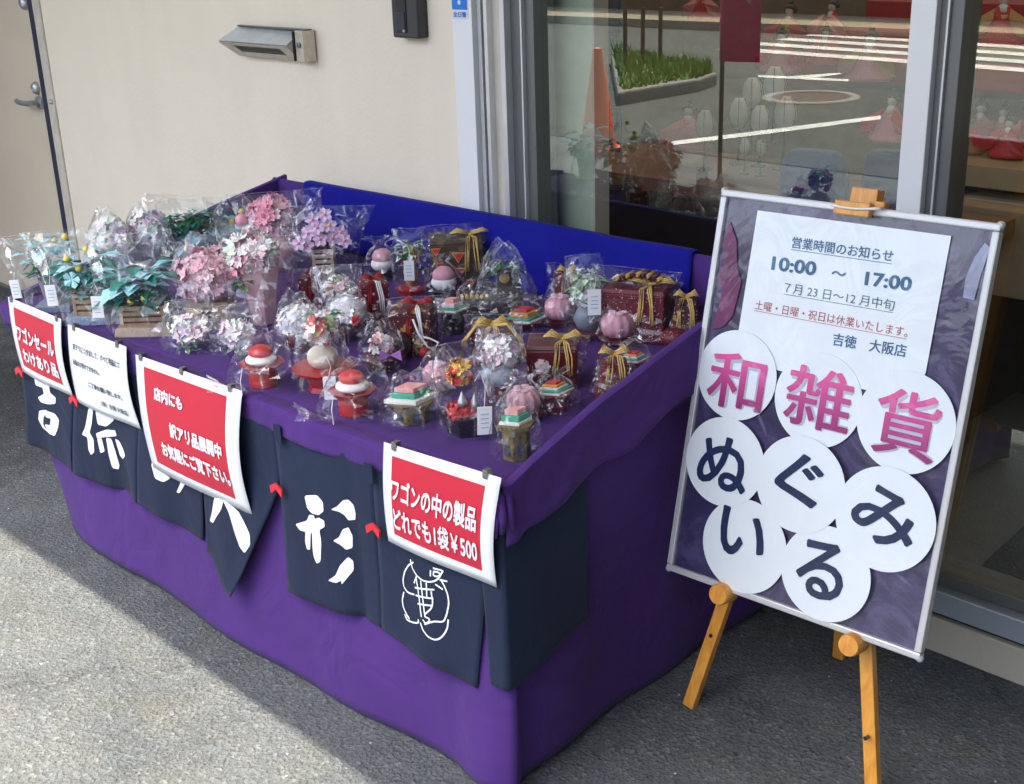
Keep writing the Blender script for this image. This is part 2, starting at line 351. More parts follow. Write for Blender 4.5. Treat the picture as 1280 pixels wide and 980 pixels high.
# ------------------------------------------------------------------ text
_fc = bpy.data.curves.new('glyphs', 'FONT'); _fo = bpy.data.objects.new('glyphs', _fc); C.objects.link(_fo)
def glyphs(txt, bold=0, res=3):
    _fc.body = txt; _fc.size = 1; _fc.offset = bold; _fc.resolution_u = res
    bpy.context.view_layer.update(); dg = bpy.context.evaluated_depsgraph_get()
    me = bpy.data.meshes.new_from_object(_fo.evaluated_get(dg))
    v = [(p.co.x, p.co.y) for p in me.vertices]; f = [tuple(p.vertices) for p in me.polygons]
    bpy.data.meshes.remove(me); return v, f
def textgeo(txt, mapfn, x0, x1, y0, y1, bold=.02, rot=0, sub=False):
    """fit the text's ink box into [x0,x1]x[y0,y1] of a surface given by mapfn(u,v)"""
    v, f = glyphs(txt, 0)
    if not v: return G()
    xs = [p[0] for p in v]; ys = [p[1] for p in v]; a, b, c, d = min(xs), max(xs), min(ys), max(ys)
    sx_, sy_ = (x1-x0)/(b-a), (y1-y0)/(d-c)
    bm = bmesh.new(); vs = [bm.verts.new((x, y, 0)) for x, y in v]
    for q in f:
        try: bm.faces.new([vs[i] for i in q])
        except ValueError: pass
    bmesh.ops.triangulate(bm, faces=bm.faces)
    if sub:
        for _ in range(5):
            es = [e for e in bm.edges if math.hypot((e.verts[0].co.x-e.verts[1].co.x)*sx_, (e.verts[0].co.y-e.verts[1].co.y)*sy_) > sub]
            if not es: break
            bmesh.ops.subdivide_edges(bm, edges=es, cuts=1); bmesh.ops.triangulate(bm, faces=bm.faces)
    bm.verts.index_update(); v = [(q.co.x, q.co.y) for q in bm.verts]; f = [tuple(k.index for k in q.verts) for q in bm.faces]; bm.free()
    g = G(); g.open = True
    sh_ = [(0, 0)] if bold < .008 else [(math.cos(k*PI/3)*bold, math.sin(k*PI/3)*bold) for k in range(6)]
    c0 = mapfn(x0, y0); nrm_ = (mapfn(x0+(x1-x0)*.02, y0)-c0).cross(mapfn(x0, y0+(y1-y0)*.02)-c0).normalized()
    if nrm_.y > 0: nrm_ = -nrm_
    for ki, (ox_, oy_) in enumerate(sh_):      # bold: the outline struck several times, each a hair above the last
        P = []
        for x, y in v:
            u = (x-a)/(b-a)-.5; t = (y-c)/(d-c)-.5; X, Y = u*(x1-x0-2*bold*sx_)+ox_*sx_, t*(y1-y0-2*bold*sy_)+oy_*sy_
            X, Y = X*math.cos(rot)-Y*math.sin(rot), X*math.sin(rot)+Y*math.cos(rot)
            P.append(Vector(mapfn(X+(x0+x1)/2, Y+(y0+y1)/2))+nrm_*.00008*ki)
        g.add(P, f)
    return g

# ================================================================== GROUND
g = G(); g.grid(lambda u, v: (-60+120*u, -60+120*v, 0), 2, 2)
tag(mk('ground', g, ASPH), kind='structure')
g = G(); rg_ = random.Random(12)
for k in range(260):
    x, y = rg_.uniform(-4.2, .2), rg_.uniform(.3, 2.3); r_ = rg_.uniform(.0012, .0035); q = [(x+r_*math.cos(j*1.2566+k)*rg_.uniform(.6, 1.2), y+r_*math.sin(j*1.2566+k)*rg_.uniform(.6, 1.2)) for j in range(5)]
    g.add([(a, b, .0005) for a, b in q]+[(x, y, r_*.9)], [(0, 1, 5), (1, 2, 5), (2, 3, 5), (3, 4, 5), (4, 0, 5)])
g.open = True; o = mk('grit', g, plain('grit_stone', (.42, .40, .36), .8, var=.5, bscale=40)); tag(o, 'loose pale grit scattered on the asphalt', 'grit', kind='stuff')
g2 = G(); g2.grid(lambda u, v: (-60+120*u, -9.9+7.7*v, .004), 1, 1)
tag(mk('road', g2, ASPH2), kind='structure')
g = G(); g.box((0, -34.9, .06), (120, 50, .12)); tag(mk('far_pavement', g, PAVE), kind='structure')
bw = thing('dark_standin_wall', 'low dark brown wall added along the far pavement to darken the mirrored window top', 'wall')  # added wall, stands in for a dark facade in the reflection
g = G(); g.box((-14, -11.5, .9), (34, .3, 1.8)); mk('wall', g, stucco('dark_brown_render', (.075, .055, .04), 8, .3), bw); g = G(); g.box((-14, -11.5, 1.84), (34.1, .4, .08)); mk('coping', g, col('coping', (.16, .12, .09)), bw)
ob = thing('opposite_building', 'dark brown shop building across the road, only mirrored in the window', 'building', (-9, -26, 0))
g = G(); g.box((0, -3, 2.7), (40, 6, 5.4)); mk('wall', g, stucco('brown_render', (.40, .34, .27), 8, .3), ob)
g = G(); g.box((0, .6, 3.1), (40, 1.2, .15)); mk('awning', g, col('awning_brown', (.12, .07, .04)), ob)
for k in range(8):
    x = -17+4.9*k; g = G(); g.box((x, .04, 1.5), (3.6, .08, 2.6)); f_ = mk('shop_window', g, BLACK, ob); g = G(); g.box((x, .09, 1.5), (3.4, .02, 2.4)); mk('pane', g, col('dark_pane', (.05, .045, .04), rough=.1), f_)
    g = G(); g.box((x, .06, 4.2), (1.6, .1, 1.0)); mk('upper_window', g, col('dark_pane', (0, 0, 0)), ob)
def quad_on(pts, z, th=.004):
    g = G(); n = len(pts); g.add([(p[0], p[1], z) for p in pts], [tuple(range(n))]); return g
def mir(px, py): # floor point seen in the shop window, in real space
    p = gnd(px, py); return (p.x, 4.76-p.y)
rl = thing('road_line', 'long white painted line crossing the asphalt, seen in the shop window', 'road line')
q = [mir(778, 186), mir(1098, 147), mir(1098, 152), mir(778, 191)]
mk('line_paint', quad_on(q, .008), LINE, rl)
cw = thing('crosswalk', 'white zebra crossing stripes on the road, reflected high in the shop window', 'crosswalk')
for k in range(4):
    g = G(); x0 = -9.2; y0 = -7.6 - .62*k
    g.add([(x0, y0-.25, .010), (x0+5.4, y0+.35, .010), (x0+5.4, y0+.06, .010), (x0, y0-.54, .010)], [(0, 1, 2, 3)]); mk('stripe', g, LINE, cw)
q = [mir(945, 95), mir(1058, 101), mir(1058, 104), mir(945, 98)]
am = thing('lane_arrow', 'short white arrow painted on the road beside the round manhole', 'road marking')
mk('arrow_shaft', quad_on(q, .008), LINE, am)
mk('arrow_tip', quad_on([mir(985, 97), mir(1045, 93), mir(1050, 94.5), mir(1000, 101)], .009), LINE, am)
# round tree pit / manhole ring
pc = mir(1010, 124); rp = .42
mh = thing('manhole', 'round rust brown manhole cover with a pale concrete ring in the road', 'manhole', (pc[0], pc[1], 0))
g = G(); g.lathe([(rp, .006), (rp*.98, .018), (rp*.80, .018), (rp*.79, .008)], 40, cap=False); mk('ring', g, col('pale_ring', (.24, .23, .21), rough=.9), mh, True)
g = G(); g.lathe([(rp*.78, .009), (.02, .012)], 40); mk('cover', g, col('rust_cover', (.06, .028, .02), rough=.7), mh)
# grass island with kerb + railing
gp = [mir(768, 134), mir(870, 116), mir(893, 108), mir(870, 98), mir(800, 84), mir(760, 80)]
gp = [(x, y) for x, y in gp]; cxg = sum(p[0] for p in gp)/6; cyg = sum(p[1] for p in gp)/6
isl = thing('grass_island', 'kerbed island of bright green grass at the roadside, mirrored in the window', 'planter')
g = G(); v = [(x, y, 0) for x, y in gp] + [(x, y, .12) for x, y in gp]; n = 6
g.add(v, [tuple(range(6, 12))]+[(i, (i+1) % n, n+(i+1) % n, n+i) for i in range(n)]); mk('kerb', g, col('kerb_stone', (.22, .21, .19), rough=.9), isl, bevel=.02)
g = G()
for k in range(2600):
    i = R.randrange(6); a, b = gp[i], gp[(i+1) % 6]; s, t = R.random(), math.sqrt(R.random())*.93
    x = cxg+((a[0]+(b[0]-a[0])*s)-cxg)*t; y = cyg+((a[1]+(b[1]-a[1])*s)-cyg)*t; h = R.uniform(.03, .13)*(.6+1.1*max(0, noise.noise(Vector((x*2.2, y*2.2, 0)))+.3)); an = R.uniform(0, 6.28); dx, dy = math.cos(an)*.012, math.sin(an)*.012; lx, ly = R.uniform(-.06, .06), R.uniform(-.06, .06)
    g.add([(x-dx, y-dy, .12), (x+dx, y+dy, .12), (x+lx, y+ly, .12+h)], [(0, 1, 2)])
tag(mk('grass', g, col('grass', (.12, .26, .03), rough=.7, var=.4), isl), kind='stuff')
rail = thing('railing', 'low black post railing standing in the roadside grass', 'railing')
for px in (778, 800, 822):
    p = mir(px, 98); g = G(); g.tube([(p[0], p[1], .1), (p[0], p[1], .68)], .022, 8); mk('post', g, BLACK, rail)
# traffic cone
p = mir(743, 190)
cone = thing('traffic_cone', 'orange traffic cone on a square base, its reflection left in the shop window', 'traffic cone', (p[0], p[1], 0))
CONEM = col('cone_plastic', (.80, .12, .03), rough=.4)
g = G(); g.lathe([(.135, .03), (.125, .05), (.035, .66), (.03, .70), (.012, .705)], 24); mk('cone_body', g, CONEM, cone, True, auto=40)
g = G(); g.box((0, 0, .018), (.29, .29, .036)); mk('cone_base', g, CONEM, cone, bevel=.01)
# nobori flag
FZ = hit(917, 78, Vector((0, 1, 0)), 5.88).z
nb = thing('banner_flag', 'magenta vertical banner flag with a pink blossom figure on a thin dark pole', 'banner', (-4.26, -1.12, 0))
g = G(); g.tube([(0, 0, 0), (0, 0, 3.0)], .013, 8); g.tube([(0, 0, 2.95), (.24, .0, 2.95)], .009, 6); mk('pole', g, col('pole_dark', (.02, .06, .07), rough=.4), nb)
g = G(); g.lathe([(.16, 0), (.16, .05), (.03, .07), (.02, .12)], 20); mk('pole_base', g, BLACK, nb)
g = G(); g.grid(lambda u, v: (-.02+.25*u, .02*math.sin(u*5+v*3), FZ+(2.93-FZ)*v), 10, 24)
mk('flag_cloth', g, fabric('magenta_cloth', (.62, .01, .20), .1, .1), nb, True, solid=.002)
g = G()
for k in range(26):
    a, rr = R.uniform(0, 6.28), R.uniform(0, .09); g.ball((.12+rr*math.cos(a)*.7, -.03, FZ+.42+1.8*rr*math.sin(a)), R.uniform(.015, .03), 6, 4, sz=1)
tag(mk('blossom_print', g, PALEP, nb), kind='stuff')
g = G(); g.box((.13, -.03, FZ+.22), (.09, .006, .06)); mk('price_panel', g, WHITEF, nb)

# ================================================================== SHOP BUILDING
H = 3.4
sh = thing('shop_building', 'cream rendered shop front with a side door and large plate glass windows', 'building')
def wbox(name, x0, x1, z0, z1, y0, y1, mat, bevel=0, parent=None):
    g = G(); g.box(((x0+x1)/2, (y0+y1)/2, (z0+z1)/2), (x1-x0, y1-y0, z1-z0)); return mk(name, g, mat, parent or sh, bevel=bevel)
XD = -5.0
wbox('stucco_wall', -4.93, -2.655, 0, H, 2.35, 2.55, STUCCO)
wbox('smooth_render_strip', -2.655, -2.549, 0, H, 2.346, 2.55, SMOOTHW)
wbox('wall_over_door', -9, -4.93, 2.25, H, 2.35, 2.55, STUCCO)
wbox('far_wall', -9, -5.95, 0, 2.25, 2.35, 2.55, STUCCO)
wbox('wall_over_window', -2.549, 2.4, 2.5, H, 2.35, 2.55, STUCCO)
wbox('right_wall', 2.4, 6, 0, H, 2.35, 2.55, STUCCO)
YE = 1.205-3.0*abs(math.cos(SUN_AZ))/math.tan(SUN_EL)
wbox('added_canopy', -9, 6, 3.0, 3.16, YE, 2.348, plain('added_soffit', (.62, .60, .55), .7), .01)  # unseen canopy added to cast the shade over wall and table
wbox('shade_wall', -6.4, -6.1, 0, 2.996, .2, 2.334, plain('shade_wall_brown', (.05, .045, .04), .8))  # unseen dark walls added at both sides to block light
wbox('shade_wall', .78, 1.08, 0, 2.996, -.7, 2.334, plain('shade_wall_brown', (.05, .045, .04), .8))
wbox('end_wall', -9, -8.8, 0, H, 2.55, 9, STUCCO); wbox('end_wall', 5.8, 6, 0, H, 2.55, 9, STUCCO)
wbox('rear_wall', -9, 6, 0, H, 9, 9.2, STUCCO); wbox('roof', -9, 6, H-.2, H-.002, 5.0, 9, CONC)
wbox('base_lip', -9, -5.95, 0, .05, 2.335, 2.349, CONC)
# side door
def dp(px, py): q = wallpt(px, py); return q.x, q.z
wbox('door_frame', -4.989, -4.932, 0, 2.25, 2.343, 2.42, col('door_frame_beige', (.62, .57, .48), rough=.5))
wbox('door_seal', -5.028, -4.990, 0, 2.25, 2.342, 2.35, col('door_gap', (.035, .04, .07), rough=.5))
dr = wbox('side_door', -5.93, -5.029, .02, 2.23, 2.355, 2.40, DOORM, .003)
wbox('door_threshold', -5.95, -4.93, 0, .022, 2.33, 2.44, ALU_G)
x, z = dp(50, 128); g = G()
g.lathe([(.026, 0), (.026, .012), (.012, .014), (.012, .045)], 20); g.xf(Matrix.Translation((x, 2.355, z)) @ Matrix.Rotation(PI/2, 4, 'X'))
k = len(g.v); g.tube([(x, 2.305, z), (x-.03, 2.30, z), (x-.07, 2.302, z-.002), (x-.115, 2.306, z+.002)], .011, 10)
mk('lever_handle', g, STEEL, dr, True, auto=40)
for px, py in ((45, 110), (30, 4)):
    x, z = dp(px, py); g = G(); g.lathe([(.026, 0), (.026, .008), (.02, .018), (.012, .022), (.011, .018)], 20); g.xf(Matrix.Translation((x, 2.355, z)) @ Matrix.Rotation(PI/2, 4, 'X')); mk('lock_cylinder', g, STEEL, dr, True, auto=40)
x, z = dp(67, 127); g = G(); g.ball((x, 2.34, z), .010, 10, 6); mk('strike_screw', g, STEEL, sh, True)
# trim and window frame left of the glass
wbox('corner_trim', -2.549, -2.474, 0, 2.5, 2.335, 2.45, ALU_W, .002)
wbox('shutter_rail', -2.472, -2.458, 0, 2.5, 2.352, 2.45, ALU_L); wbox('rail_groove', -2.458, -2.448, 0, 2.5, 2.375, 2.45, BLACK)
wbox('shutter_rail', -2.448, -2.436, 0, 2.5, 2.352, 2.45, ALU_L)
wbox('frame_return', -2.436, -2.382, 0, 2.5, 2.372, 2.45, ALU_B)
wbox('shutter_rail', -2.382, -2.366, 0, 2.5, 2.345, 2.45, ALU_L)
wbox('window_jamb', -2.366, -2.326, .10, 2.5, 2.368, 2.45, ALU_G); wbox('jamb_bead', -2.326, -2.321, .10, 2.5, 2.362, 2.45, ALU_L)
wbox('window_jamb', -2.321, -2.29, .10, 2.5, 2.374, 2.45, ALU_G)
# mullion, sill, base
wbox('mullion', -1.249, -1.196, .19, 2.5, 2.345, 2.46, ALU_W, .002)
wbox('door_stile', -1.195, -1.180, .19, 2.5, 2.362, 2.44, ALU_G); wbox('door_stile', -1.180, -1.176, .19, 2.5, 2.358, 2.44, ALU_L)
wbox('door_stile', -1.176, -1.150, .19, 2.5, 2.366, 2.44, ALU_G, .002)
wbox('window_sill', -2.29, 2.4, .155, .185, 2.375, 2.46, ALU_G, .002)
wbox('sill_step', -2.366, 2.4, .10, .154, 2.346, 2.46, plain('sill_blue_grey', (.36, .42, .47), .35, .3, .05), .003)
wbox('sill_gap', -2.366, 2.4, .088, .099, 2.362, 2.46, BLACK)
wbox('concrete_base', -2.549, 2.4, 0, .086, 2.35, 2.46, CONC, .004)
wbox('window_head', -2.29, 2.4, 2.42, 2.5, 2.37, 2.45, ALU_G)
g = G(); g.grid(lambda u, v: (((-2.29-1.249)/2)+(u-.5)*1.041, 2.40, .195+2.23*v), 1, 1); mk('glass_pane', g, GLASS, sh)
g = G(); g.grid(lambda u, v: (((-1.15+1.0)/2)+(u-.5)*2.15, 2.40, .195+2.23*v), 1, 1); mk('glass_pane', g, GLASS, sh)
wbox('mullion', 1.0, 1.06, .19, 2.42, 2.345, 2.46, ALU_W)
g = G(); g.grid(lambda u, v: (((1.06+2.4)/2)+(u-.5)*1.34, 2.40, .195+2.23*v), 1, 1); mk('glass_pane', g, GLASS, sh)
# interior
g = G(); g.box((-1.4, 5.7, .08), (14.6, 6.45, .16)); tag(mk('shop_floor', g, plain('floor_grey', (.11, .115, .11), .5)), kind='structure')
TANWALL = plain('tan_wall', (.62, .46, .28), .8)
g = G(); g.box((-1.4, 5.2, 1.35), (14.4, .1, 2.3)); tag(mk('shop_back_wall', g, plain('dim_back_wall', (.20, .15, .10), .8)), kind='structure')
CEIL = plain('ceiling', (.5, .48, .44), .9)
for nm_, y0_, y1_ in (('shop_ceiling', 2.56, 3.1), ('shop_ceiling', 5.0, 8.7)):
    g = G(); g.box((-1.4, (y0_+y1_)/2, 2.56), (14.4, y1_-y0_, .1)); tag(mk(nm_, g, CEIL), kind='structure')
def frosted():
    m, n, b = new('frosted_fill_panel'); n.nodes.remove(b); t = nd(n, 'ShaderNodeBsdfTranslucent'); t.inputs[0].default_value = (.11, .098, .078, 1); n.links.new(t.outputs[0], n.nodes['Material Output'].inputs[0]); return m
sk_ = thing('fill_panel', 'frosted roof strip added out of view to bring sunlight to the dolls', 'fill_panel')  # unseen translucent panels added to fill the interior with sunlight
for k in range(6): g = G(); x = -7.4+2.4*k; g.grid(lambda u, v: (x+2.42*(u-.5), 3.09+1.93*v, 2.56), 1, 1); mk('pane', g, frosted() if k == 0 else bpy.data.materials['frosted_fill_panel'], sk_)

# things fixed on the wall
def onwall(px, py): q = wallpt(px, py); return q.x, q.z
x0, z0 = onwall(300, 66); x1, z1 = onwall(406, 37)
ms = thing('mail_slot', 'stainless steel letter slot with an angled hood on the cream wall', 'mail slot', (0, 0, 0))
xa, xb, za, zb = -3.575, -3.165, 1.172, 1.262
xm = xb-.046; zm = za+(zb-za)*.50; yn = 2.272
g = G(); g.box(((xa+xb)/2, 2.345, (za+zb)/2), (xb-xa-.02, .008, zb-za-.004)); mk('back_plate', g, STEEL, ms, bevel=.002)
CHAMP = col('brushed_champagne', (.58, .54, .46), rough=.4, metal=.45, bscale=200)
def lerp3(p, q, t): return tuple(p[k]+(q[k]-p[k])*t for k in range(3))
g = G(); g.add([(xa+.03, 2.338, zb), (xm, 2.338, zb), (xm, yn, zm+.004), (xa, yn, zm+.004)], [(0, 1, 2, 3)]); mk('hood', g, col('hood_steel', (.56, .60, .61), rough=.35, metal=.3), ms, solid=.003)
g = G(); g.add([(xa+.03, 2.338, zb+.002), (xb-.002, 2.338, zb+.002), (xb-.002, 2.31, zb+.002), (xa+.03, 2.325, zb+.001)], [(0, 1, 2, 3)]); mk('top_flange', g, ALU_G, ms, solid=.003)
# lower face with a framed slot
P00, P10, P01, P11 = (xa, yn, zm), (xm, yn, zm), (xa+.03, 2.325, za), (xm, 2.325, za)
def LF(u, v): return lerp3(lerp3(P00, P10, u), lerp3(P01, P11, u), v)
g = G()
for u0, u1, v0, v1 in ((0, 1, 0, .16), (0, 1, .68, 1), (0, .16, .16, .68), (.86, 1, .16, .68)): g.add([LF(u0, v0), LF(u1, v0), LF(u1, v1), LF(u0, v1)], [(0, 1, 2, 3)])
mk('lower_frame', g, CHAMP, ms, solid=.003)
g = G(); g.add([(p[0], p[1]+.012, p[2]+.004) for p in (LF(.10, .1), LF(.9, .1), LF(.9, .75), LF(.10, .75))], [(0, 1, 2, 3)]); mk('inner_flap', g, ALU_G, ms)
g = G(); g.add([(p[0], p[1]+.004, p[2]) for p in (LF(.16, .60), LF(.86, .60), LF(.86, .68), LF(.16, .68))], [(0, 1, 2, 3)]); mk('slot_opening', g, BLACK, ms)
g = G(); g.add([(xm, 2.338, zb), (xm, yn, zm), (xm, 2.338, za)], [(0, 1, 2)]); mk('side_cheek', g, CHAMP, ms, solid=.002); g = G(); g.add([(xa+.03, 2.338, zb), (xa, yn, zm), (xa+.03, 2.338, za)], [(0, 1, 2)]); mk('side_cheek', g, CHAMP, ms, solid=.002)
g = G(); g.box((xm+.002, 2.318, (za+zb)/2), (.003, .05, zb-za-.004)); mk('shadow_gap', g, BLACK, ms)
g = G(); g.box((xb-.021, 2.322, (za+zb)/2), (.040, .045, zb-za)); mk('end_cap', g, CHAMP, ms, bevel=.002)
g = G(); g.lathe([(.008, 0), (.008, .004), (.003, .006)], 14); g.xf(Matrix.Translation((xb-.020, 2.299, (za+zb)/2+.004)) @ Matrix.Rotation(PI/2, 4, 'X')); mk('lock', g, ALU_G, ms, True, auto=40)
_p, _q = wallpt(491, 47, 2.31), wallpt(523, 51, 2.31); x0, z0, x1 = _p.x, _p.z, _q.x
ic = thing('intercom', 'dark grey wall intercom unit above the blue covered display table', 'intercom')
g = G(); g.box(((x0+x1)/2, 2.33, z0+.105), (x1-x0, .04, .21)); mk('body', g, col('intercom_grey', (.045, .046, .05), rough=.4), ic, bevel=.006)
g = G(); g.box(((x0+x1)/2-.012, 2.309, z0+.09), ((x1-x0)*.42, .004, .15)); mk('front_panel', g, BLACK, ic, bevel=.002)
g = G(); g.box(((x0+x1)/2-.012, 2.306, z0+.045), ((x1-x0)*.34, .002, .045)); mk('speaker_grille', g, col('grille', (.03, .035, .05), rough=.3), ic)
g = G(); g.lathe([(.004, 0), (.004, .004)], 10); g.xf(Matrix.Translation((x1-.05, 2.306, z0+.02)) @ Matrix.Rotation(PI/2, 4, 'X')); mk('button', g, STEEL, ic)
st = thing('sticker', 'small blue and white security sticker on the white window trim', 'sticker')
xs0, zs0 = onwall(571, 23); xs1, _ = onwall(591, 24); yy = 2.334
g = G(); g.box(((xs0+xs1)/2, yy, zs0+.06), (xs1-xs0, .001, .12)); mk('white_field', g, WHITEP, st)
g = G(); g.box(((xs0+xs1)/2, yy-.0006, zs0+.071), ((xs1-xs0)-.004, .001, .094)); mk('blue_field', g, col('sticker_blue', (.01, .20, .70), rough=.4), st)
mk('lettering', textgeo('全日警', lambda u, v: Vector((u, yy-.0016, v)), xs0+.006, xs1-.006, zs0+.005, zs0+.019, .02), col('sticker_blue', (0, 0, 0)), st)
g = G(); g.lathe([(.006, 0), (.006, .001)], 12); g.xf(Matrix.Translation(((xs0+xs1)/2, yy-.0012, zs0+.042)) @ Matrix.Rotation(PI/2, 4, 'X')); mk('emblem', g, WHITEP, st)

# ---------------- inside the shop
FABR = {}
def doll(px, py, y, s, kim, under=None, label='', hair=True):
    s *= .50; p = wallpt(px, py, y)
    t = thing('hina_doll', label, 'doll', (p.x, p.y, p.z), R.uniform(-.2, .5), 'dolls displayed in the shop')
    g = G(); g.lathe([(.12*s, 0), (.115*s, .02*s), (.06*s, .10*s), (.028*s, .155*s), (.012*s, .17*s)], 14, lobe=.12, nl=5, sy=.75); mk('kimono', g, kim, t, True)
    g = G()
    for k in (-1, 1): g.add([(k*.03*s, -.03*s, .15*s), (k*.13*s, -.05*s, .09*s), (k*.14*s, -.03*s, .02*s), (k*.06*s, -.06*s, .05*s), (k*.03*s, -.06*s, .11*s)], [(0, 1, 2, 3, 4)])
    mk('sleeves', g, under or kim, t, solid=.01*s)
    g = G(); g.lathe([(.030*s, .135*s), (.022*s, .158*s), (.012*s, .168*s)], 10); mk('collar', g, WHITEF, t, True)
    g = G(); g.lathe([(.050*s, .100*s), (.042*s, .125*s)], 12, sy=.8); mk('sash', g, GOLDC, t, True)
    g = G(); g.ball((0, 0, .19*s), .023*s, 12, 8, sz=1.2); mk('face', g, col('doll_face', (.75, .66, .58), rough=.5), t, True)
    g = G(); g.ball((0, .010*s, .206*s), .030*s, 12, 8, sz=.75); g.ball((-.024*s, .012*s, .196*s), .016*s, 8, 6); g.ball((.024*s, .012*s, .196*s), .016*s, 8, 6); g.ball((0, .014*s, .232*s), .014*s, 8, 6); mk('hair', g, BLK, t, True)
    return t
KR = patt('red_brocade', (.60, .02, .03), (.60, .34, .10), 150, .22); KP = patt('pink_brocade', (.75, .26, .30), (.72, .6, .5), 150, .22); KG = patt('gold_brocade', (.50, .28, .08), (.5, .08, .06), 150, .22)
# display table right window
p0 = wallpt(1180, 198, 3.5); p1 = wallpt(1300, 205, 3.5); zt = p0.z
dt = thing('display_table', 'tan display table carrying red robed dolls behind the right window', 'table')
g = G(); g.box((p0.x+.75, 3.85, zt-.03), (1.7, .8, .06)); mk('tabletop', g, col('table_tan', (.40, .29, .17), rough=.7), dt)
g = G(); g.box((p0.x+.75, 3.9, (zt-.08+.16)/2), (1.6, .6, zt-.24)); mk('dark_skirt', g, BLACK, dt)
g = G(); g.box((p0.x+.4, 4.3, zt+.5), (1.0, .04, 1.0)); mk('back_panel', g, col('tan_screen', (.36, .27, .16), rough=.6), dt)
p2 = wallpt(1200, 55, 3.9)
g = G(); g.box((p2.x+.5, 4.0, p2.z-.02), (1.1, .3, .03)); mk('upper_shelf', g, TANWALL, dt)
doll(1250, 57, 3.95, 1.5, KR, KG, 'red robed doll with wide black hair alone on the upper shelf')
doll(1207, 190, 3.62, 1.0, KG, KR, 'brown robed doll sitting at the left end of the tan table')
doll(1222, 182, 3.75, 1.2, KP, None, 'pale pink robed doll standing behind the brown robed one')
doll(1250, 184, 3.75, 1.1, KP, None, 'pale pink robed doll behind the red robed doll at right')
doll(1258, 195, 3.6, 1.0, KR, None, 'bright red robed doll sitting low at the front of the tan table')
doll(1282, 184, 3.7, 1.1, KR, KP, 'red robed doll at the right picture edge')
for (px, py, lb) in ((1200, 300, 'tan cardboard box on the floor left under the display table'), (1262, 300, 'tan cardboard box on the floor right under the display table')):
    p = wallpt(px, py, 3.5); t = thing('cardboard_box', lb, 'box', (p.x, 3.45, p.z-.12))
    g = G(); g.box((0, 0, .12), (.26, .22, .24)); mk('carton', g, col('cardboard', (.38, .27, .16), rough=.8), t, bevel=.003)
    g = G(); g.box((0, 0, .2405), (.26, .05, .001)); mk('packing_tape', g, ALU_B, t)
mt = thing('door_mat', 'black ribbed door mat on the grey shop floor at lower right', 'mat', (0, 0, 0))
g = G(); q = [hit(1222, 712, Vector((0, 0, 1)), .166), hit(1300, 640, Vector((0, 0, 1)), .166), hit(1500, 700, Vector((0, 0, 1)), .166), hit(1400, 800, Vector((0, 0, 1)), .166)]
g.add([tuple(x) for x in q], [(0, 1, 2, 3)]); mk('mat_pad', g, plain('mat_black', (.02, .02, .02), .9, bscale=300, bstr=.6), mt, solid=.008)
# middle window: tiered display, lanterns, dolls
ps = wallpt(900, 225, 3.3)
ds = thing('display_shelf', 'brown display shelf holding white paper lanterns behind the middle window', 'shelf')
g = G(); g.box((ps.x, 3.45, ps.z-.02), (1.9, .5, .04)); mk('shelf_board', g, col('shelf_brown', (.24, .13, .07), rough=.5), ds)
g = G(); g.box((ps.x, 3.5, (ps.z-.04+.16)/2), (1.8, .4, ps.z-.2)); mk('cabinet', g, col('cabinet_dark', (.05, .04, .035), rough=.5), ds)
g = G(); g.box((ps.x+.45, 3.95, ps.z+.22), (1.2, .25, .04)); mk('rear_shelf', g, col('shelf_brown', (.1, .1, .1)), ds)
LAN = col('lantern_paper', (.70, .66, .56), rough=.7)
def lantern(px, py, y, s, lb):
    s *= .52
    p = wallpt(px, py, y); t = thing('paper_lantern', lb, 'lantern', (p.x, p.y, p.z), 0, 'white paper lanterns on the shelf')
    g = G(); g.lathe([(.05*s, 0), (.05*s, .01*s), (.008*s, .02*s), (.006*s, .2*s)], 12); mk('stand', g, BLK, t)
    g = G(); g.lathe([(.03*s, .2*s), (.055*s, .24*s), (.06*s, .28*s), (.05*s, .33*s), (.03*s, .36*s)], 12, lobe=.05, nl=12); mk('shade', g, LAN, t, True)
    g = G()
    for k in range(6):
        a = k*PI/3; g.tube([(math.cos(a)*r*s, math.sin(a)*r*s, zz*s) for r, zz in ((.031, .2), (.057, .24), (.062, .28), (.052, .33), (.031, .36))], .002*s, 4)
    mk('ribs', g, BLK, t)
for i, (px, py, s, lb) in enumerate(((880, 212, 1.0, 'small paper lantern leftmost on the brown shelf'), (922, 205, 1.1, 'paper lantern second from the left on the shelf'), (938, 180, 1.1, 'tall paper lantern raised behind the second one'), (965, 178, 1.2, 'tall paper lantern rightmost in the back row'), (948, 208, 1.0, 'paper lantern in the middle of the front row'), (978, 212, 1.2, 'big paper lantern at the right of the front row'), (930, 218, .6, 'tiny paper lantern low at the front left'), (950, 220, .6, 'tiny paper lantern low at the front right'))):
    lantern(px, py, 3.3+.05*(i % 3), s, lb)
for px, py, y, s, m1, m2, lb in ((1038, 52, 3.9, 1.2, KR, KP, 'black haired doll in a pink and red robe at the window top centre'), (1030, 80, 3.6, 1.0, KR, None, 'low red robed doll below the zebra stripes'), (985, 60, 3.9, 1.3, KG, KR, 'doll in a golden robe with spread sleeves'), (975, 90, 3.7, 1.2, KP, KR, 'pink robed doll left of the low red doll'), (1085, 100, 3.6, 1.3, KP, KG, 'large pale pink robed doll near the white mullion'), (1112, 175, 3.4, 1.2, KP, KR, 'pink robed doll right beside the white mullion'), (860, 185, 3.4, 1.3, KP, None, 'rosy robed doll left of the lanterns'), (880, 25, 3.9, 1.1, KR, KP, 'small doll on a black stand at upper left')):
    doll(px, py, y, s, m1, m2, lb)
g = G(); rb = thing('red_tier_cloth', 'red cloth covered display tier high in the middle window', 'display tier')
